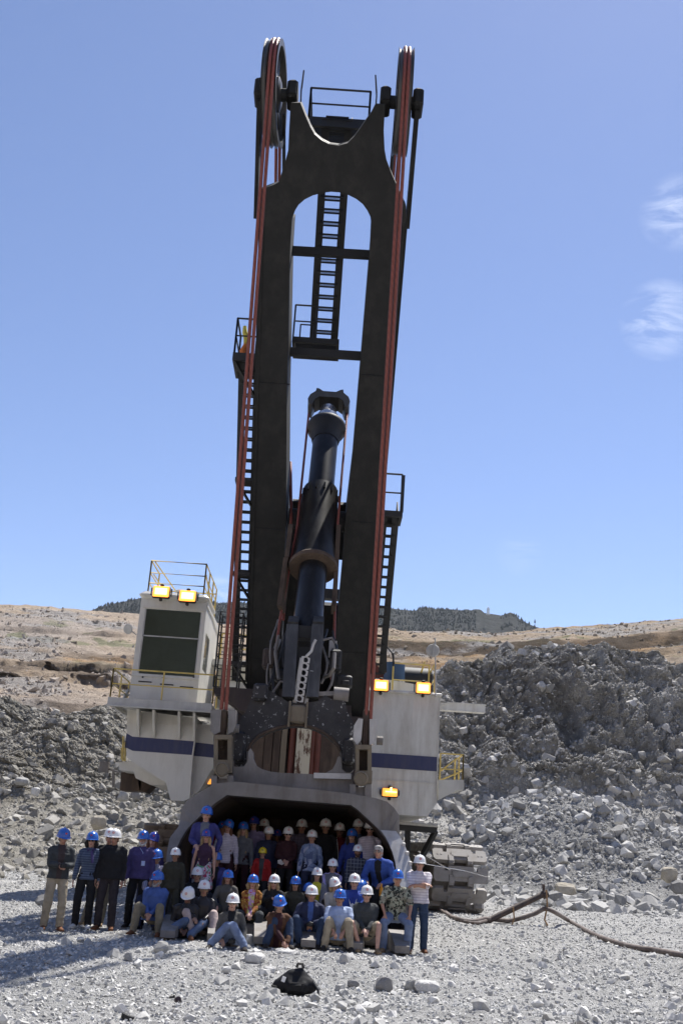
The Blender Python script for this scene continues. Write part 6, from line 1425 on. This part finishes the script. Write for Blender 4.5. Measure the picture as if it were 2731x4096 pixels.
# ================================================================== OTHER THINGS
def src(px, py, D): return Vector(P(px/K, py/K, D))
def on_ground(px, py, z=0.):
    """point of the floor seen at this photograph pixel"""
    r = ray(px, py); t = (z-CAMZ)/r[2]
    for _ in range(6): p = CA+r*t; z_ = float(floor_z(np.array([p[0]]), np.array([p[1]]))[0])+z; t = (z_-CAMZ)/r[2]
    return Vector(CA+r*t)
def r7(cx, cy): return (1300+cx/1.0957, 3500+cy/1.0957)
def spline(pts, n=6):
    pts = [Vector(p) for p in pts]; out = []
    for i in range(len(pts)-1):
        a, b, c, d = pts[max(i-1,0)], pts[i], pts[i+1], pts[min(i+2,len(pts)-1)]
        for k in range(n):
            t_ = k/n; out.append(.5*((2*b)+(c-a)*t_+(2*a-5*b+4*c-d)*t_**2+(3*b-a-3*c+d)*t_**3))
    return out+[pts[-1]]
M_cable = paint('dusty_power_cable', (.13,.10,.085), .75, var=.25, dirt=(.32,.3,.28), dirt_amt=.6)
pbse = on_ground(*r7(700,207)); Dp = pbse.y+.4
ptop = src(*r7(965,80), Dp); cross = src(*r7(963,148), Dp-.05)
pts = [on_ground(*r7(440,98),.3)+Vector((-.6,2.5,.2)), on_ground(*r7(462,112),.1), on_ground(*r7(520,158),.06), on_ground(*r7(565,188),.06), on_ground(*r7(640,203),.06), pbse+Vector((0,-.1,.1)), src(*r7(800,200),Dp-.05), src(*r7(860,188),Dp-.05), src(*r7(920,168),Dp-.05), cross, src(*r7(1010,166),Dp-.2), on_ground(*r7(1075,205),.08), on_ground(*r7(1180,262),.06), on_ground(*r7(1280,298),.06), on_ground(*r7(1370,320),.06), on_ground(*r7(1450,330),.06), on_ground(*r7(1568,352),.06), on_ground(*r7(1750,372),.06)]
m = MB(); m.tube(spline(pts), .062, 10); cab_ = m.build('power_cable', M_cable, None, True); tag(cab_, 'thick dusty power cable trailing from the crawler and looping over a leaning pipe', 'cable')
q = [on_ground(*r7(440,108),.3)+Vector((-.5,2.5,.1)), on_ground(*r7(470,132),.05), on_ground(*r7(530,168),.05), on_ground(*r7(575,192),.05), on_ground(*r7(650,210),.05), pbse+Vector((0,-.2,.05))]
m = MB(); m.tube(spline(q), .045, 8); tag(m.build('hose', M_cable, None, True), 'thinner grey hose lying beside the power cable below the crawler', 'hose')
m = MB(); d = (ptop-pbse); m.tube([pbse-d*.02, ptop+d*.02], .085, 14); m.lathe(ptop-Vector((0,0,.02)), [(.05,-.1),(.12,-.1),(.12,.05),(.05,.05)], d, 12); m.bar(ptop+Vector((-.05,0,-.05)), ptop+Vector((-.07,0,.25)), .07)
pipe = m.build('support_pipe', paint('dark_rusty_pipe',(.06,.045,.04),.7,dirt=(.2,.12,.08)), None, True); tag(pipe, 'dark rusty pipe leaning up from the gravel to carry the cable', 'pipe')
M_tie = paint('frayed_rope', (.32,.2,.1), .9)
m = MB(); c = pbse.lerp(ptop,.45); m.tube([c+Vector((0,-.1,.05)), c+Vector((.03,-.1,-.25)), c+Vector((-.04,-.1,-.45)), c+Vector((.03,-.1,-.6))], .022, 6); m.tube([ptop+Vector((0,-.1,.1)), cross+Vector((.05,-.07,.1)), cross+Vector((-.03,-.07,-.3)), cross+Vector((.06,-.07,-.45))], .025, 6)
m.build('tie_rope', M_tie, pipe)
# thin guy wires from the shovel past the crawler
for a_, b_ in (((1040,3700*0+3425),(1800,3480)),):
    m = MB(); m.tube([src(1630,3448,33), src(1700,3456,33), src(1860,3484,34), src(2010,3525,36)], .012, 5); m.tube([src(1705,3425,34), src(1800,3480,34.2)], .012, 5); o = pb(m, 'guy_wire', M_silver, shovel)
# backpack
bc = on_ground(1178, 3985); k = bc.y; s_ = 4180/ (k*.95)          # pixels per metre there
def bk(x, y, z): return bc+Vector((x, y, z))*.76
m = MB()
hb = .42
etube(m, [bk(-.30,.1,.12), bk(-.12,.1,.17), bk(.1,.1,.17), bk(.27,.1,.14)], [(.068,.076),(.106,.114),(.114,.122),(.076,.084)], V3(0,1,0), 14)
etube(m, [bk(-.24,.12,.2), bk(-.08,.12,.29), bk(.06,.12,.33), bk(.2,.12,.22)], [(.046,.046),(.076,.068),(.076,.068),(.053,.053)], V3(0,1,0), 14)
m.cbox(bk(.02,-.03,.12), (.26,.08,.15), .03)
bo = raw('backpack', m, .018); JOBS.clear(); JOBS.append((bo,'bag',dict(m=[fm('black_backpack_nylon',(.012,.012,.014),rough=.7)]))); bake_people(); tag(bo, 'black backpack lying on the gravel in front of the group', 'backpack')
m = MB(); m.cbox(bk(.02,-.085,.13), (.18,.04,.10), .02); m.build('front_pocket', fm('black_backpack_nylon',(.012,.012,.014)), bo)
m = MB(); m.tube([bk(.0,.1,.41),bk(.02,.1,.47),bk(.09,.1,.47),bk(.11,.1,.40)], .018, 6); m.build('carry_handle', M_blk2, bo)
m = MB(); m.tube([bk(.27,.05,.22),bk(.36,-.02,.12),bk(.38,-.06,.02)], [.02,.016,.012], 6); m.build('strap', M_blk2, bo)
m = MB(); m.tube([bk(-.3,.0,.12),bk(-.36,-.04,.14),bk(-.34,-.03,.05)], .016, 6); m.build('side_buckle', M_blk2, bo)
m = MB(); m.box(bk(-.19,-.035,.24), (.045,.012,.06), Matrix.Rotation(.3,3,'Y')); m.build('paper_tag', M_emw, bo)
# small dropped things
c = on_ground(710,4012,.0); m = MB(); m.lathe(c+Vector((0,0,.03)), [(.02,-.022),(.034,-.02),(.036,.0),(.034,.02),(.02,.022)], (.5,-.8,.25), 20); m.lathe(c+Vector((0,0,.03)), [(.012,.02),(.012,.025)], (.5,-.8,.25), 12); tag(m.build('lens_cap', paint('dark_red_plastic',(.03,.012,.014),.35), None, True), 'round dark lens cap standing on edge on the gravel', 'lens cap')
c = on_ground(688,3996,.0); m = MB(); m.cbox(c+Vector((0,0,.015)), (.06,.03,.03), .01); m.lathe(c+Vector((.02,0,.02)), [(.012,0),(.012,.02)], (0,0,1), 10); tag(m.build('cap', M_rubber, None), 'tiny black cap just left of the round lens cap', 'cap')
c = on_ground(510,4084,.0); m = MB(); m.prism([c+Vector(p) for p in ((-.065,0,.03),(-.06,0,.07),(.0,0,.045),(.06,0,.035),(.05,0,.0),(-.03,0,.0))], (0,.06,0)); tag(m.build('pouch', M_rubber, None), 'black wedge-shaped pouch at the bottom edge of the gravel', 'pouch')
# boulders that stand out
def boulder(px, py, wpx, hpx, D, label, mat, seed, group=None, flat=1.):
    z_ = None
    c = on_ground(px, py+hpx/2) if D is None else src(px, py, D)
    sc_ = (c.y*.98)/4180; rx = wpx*sc_/2; rz = hpx*sc_/2/.97
    g = np.random.default_rng(seed); bm = bmesh.new(); q = g.normal(size=(34,3)); q /= np.linalg.norm(q,axis=1)[:,None]; q = np.sign(q)*np.abs(q)**.7; q /= np.abs(q).max(axis=0)
    for p in q: bm.verts.new((p[0]*rx, p[1]*rx*.8, p[2]*rz))
    bmesh.ops.convex_hull(bm, input=bm.verts); bmesh.ops.delete(bm, geom=[v for v in bm.verts if not v.link_faces], context='VERTS')
    bmesh.ops.bevel(bm, geom=list(bm.edges), offset=rx*.05, segments=1, affect='EDGES')
    bmesh.ops.triangulate(bm, faces=bm.faces); bmesh.ops.subdivide_edges(bm, edges=list(bm.edges), cuts=1, use_grid_fill=True)
    for v in bm.verts: v.co += Vector(g.normal(0,rx*.012,3))
    me = bpy.data.meshes.new('boulder'); bm.to_mesh(me); bm.free(); me.materials.append(mat); o = bpy.data.objects.new('boulder', me); COL.objects.link(o)
    o.location = c+Vector((0,0,rz*.8)) if D is None else c; tag(o, label, 'boulder', group); return o
def rockm(name, lo, hi):
    t = NT(name); n = t.noise(5, 9, .7); n2 = t.noise(1.3, 5); c = t.mix(.5, t.ramp(n.outputs['Fac'], [(.3,lo),(.7,hi)]), t.ramp(n2.outputs['Fac'], [(.35,lo),(.65,hi)])); return t.done(c, .93, 0, t.bump(n.outputs['Fac'], .6, .04), .2)
R_d = rockm('dark_boulder',(.17,.165,.16),(.30,.295,.285)); R_p = rockm('pale_boulder',(.42,.41,.385),(.66,.65,.62)); R_m = rockm('grey_boulder',(.28,.275,.255),(.46,.45,.42)); R_t = rockm('tan_boulder',(.30,.27,.21),(.46,.42,.35))
for a_ in [(1535,3938,68,62,None,'dark grey angular boulder right of the backpack',R_d,1),(1706,3947,98,46,None,'low whitish boulder right of the dark angular one',R_p,2),(1412,3934,46,30,None,'small dark rock between the backpack and the dark angular boulder',R_d,3),
  (643,3790,58,46,None,'grey rock in the shadow edge below the blue-shirted man',R_m,4),(515,3827,38,36,None,'small grey rock at the tip of the boom shadow',R_m,5),(1018,3836,80,48,None,'broad pale rock straight above the backpack to its left',R_p,6),(1140,3808,78,30,None,'flat white slab of rock before the man in the suede jacket',R_p,7),
  (988,3757,48,40,None,'white rock just right of the woman nearest the camera',R_p,8),(1650,3940,60,40,None,'grey rock tucked against the low whitish boulder',R_m,9),(1080,3880,44,30,None,'pale rock above left of the backpack',R_p,10),(905,3880,40,28,None,'pale stone between the lens cap and the front row',R_p,11),(175,3600,66,50,None,'dark grey boulder behind the man at far left',R_d,12),
  (2257,3562,88,56,47.5,'tan-grey boulder at the foot of the bank behind the leaning pipe',R_t,13),(2676,3500,64,60,47,'tan boulder at the right edge of the photograph, upper of two',R_t,14),(2712,3548,60,52,46.5,'dark boulder at the right edge, lower of two',R_d,15),(2472,3276,40,44,52,'lone pale boulder high on the right spoil heap',R_p,16),
  (2472,3032,70,62,62,'large square boulder sticking out of the right rubble bank',R_m,17),(396,3290,64,54,50,'big rounded pale boulder on the left slope above the men',R_t,18),(494,3185,46,40,55,'brownish boulder under the cab, left one of a pair',R_m,19),(545,3180,40,36,55,'brownish boulder under the cab, right one of a pair',R_d,20),(88,3126,58,34,55.5,'flat boulder at far left on the dark slope',R_m,21),(143,3167,36,34,54.5,'small pale boulder below the flat one at far left',R_p,22),(2390,3205,36,42,53.5,'upright pale block on top of the spoil heap',R_p,23)]:
    boulder(*a_)
# statue on the ridge and the lone tree
sp = src(1951,2455,2300); sp.y = 2300; hh = 31/4180*2300*1.0
m = MB(); m.lathe(sp, [(hh*.24,-2),(hh*.23,0),(hh*.2,hh*.25),(hh*.15,hh*.5),(hh*.17,hh*.66),(hh*.12,hh*.8),(hh*.05,hh*.84),(hh*.07,hh*.9),(hh*.065,hh*.96),(.2,hh)], (0,0,1), 16)
for sx in (-1,1): m.tube([sp+Vector((sx*hh*.12,0,hh*.74)), sp+Vector((sx*hh*.22,-hh*.08,hh*.55)), sp+Vector((sx*hh*.2,-hh*.15,hh*.45))], [hh*.05,hh*.05,hh*.03], 8)
tag(m.build('statue', paint('white_statue_paint',(.8,.8,.78),.6,var=.03), None, True), 'white robed statue standing on the distant mountain ridge', 'statue')
tp = src(2138,2497,1900); tr = empty('pine_tree', tp); tag(tr, 'lone pine standing on the skyline right of the mountain', 'tree')
m = MB(); m.tube([(0,0,-6),(0,0,3),(.2,0,8)], [.4,.35,.1], 6); m.build('trunk', M_rust, tr); m = MB()
for i in range(60): a_ = rnd.random()*6.28; z = rnd.random(); r_ = (1-z)*2.4*rnd.random(); ball(m, (r_*math.cos(a_), r_*math.sin(a_), 3+z*6), (.7,.7,.4), None, 5)
m.build('crown', M_con, tr)
# the pit wall behind the camera (seen only in reflections and from other sides)
u_ = np.linspace(-2.6,2.6,120); v_ = np.linspace(0,1,24); A_, B_ = np.meshgrid(u_, v_); Rr = 120+90*B_+12*fbm(A_*3, B_*3, 0*A_, 4, 5)
Zp = -1+62*B_+5*fbm(A_*6, B_*6, 0*A_, 4, 8); PX = np.stack([np.sin(A_)*Rr, -np.cos(A_)*Rr, Zp], -1); o = np_obj('pit_wall', PX.reshape(-1,3), grid_faces(24,120), M_wall); tag(o, kind='structure')
# ---- the air of the pit
m = MB(); m.box((0,0,345), (6600,6600,706))
me = bpy.data.meshes.new('haze'); me.from_pydata(m.v, [], m.f); o = bpy.data.objects.new('haze', me); COL.objects.link(o)
hm = bpy.data.materials.new('haze'); hm.use_nodes = True; n_ = hm.node_tree.nodes; n_.remove(n_['Principled BSDF']); pv = n_.new('ShaderNodeVolumePrincipled')
pv.inputs['Color'].default_value = (.82,.90,1,1); pv.inputs['Density'].default_value = .000028; pv.inputs['Anisotropy'].default_value = .3
hm.node_tree.links.new(pv.outputs[0], n_['Material Output'].inputs['Volume']); me.materials.append(hm); tag(o, 'thin blue air between the shovel and the mountain', 'haze', kind='stuff')
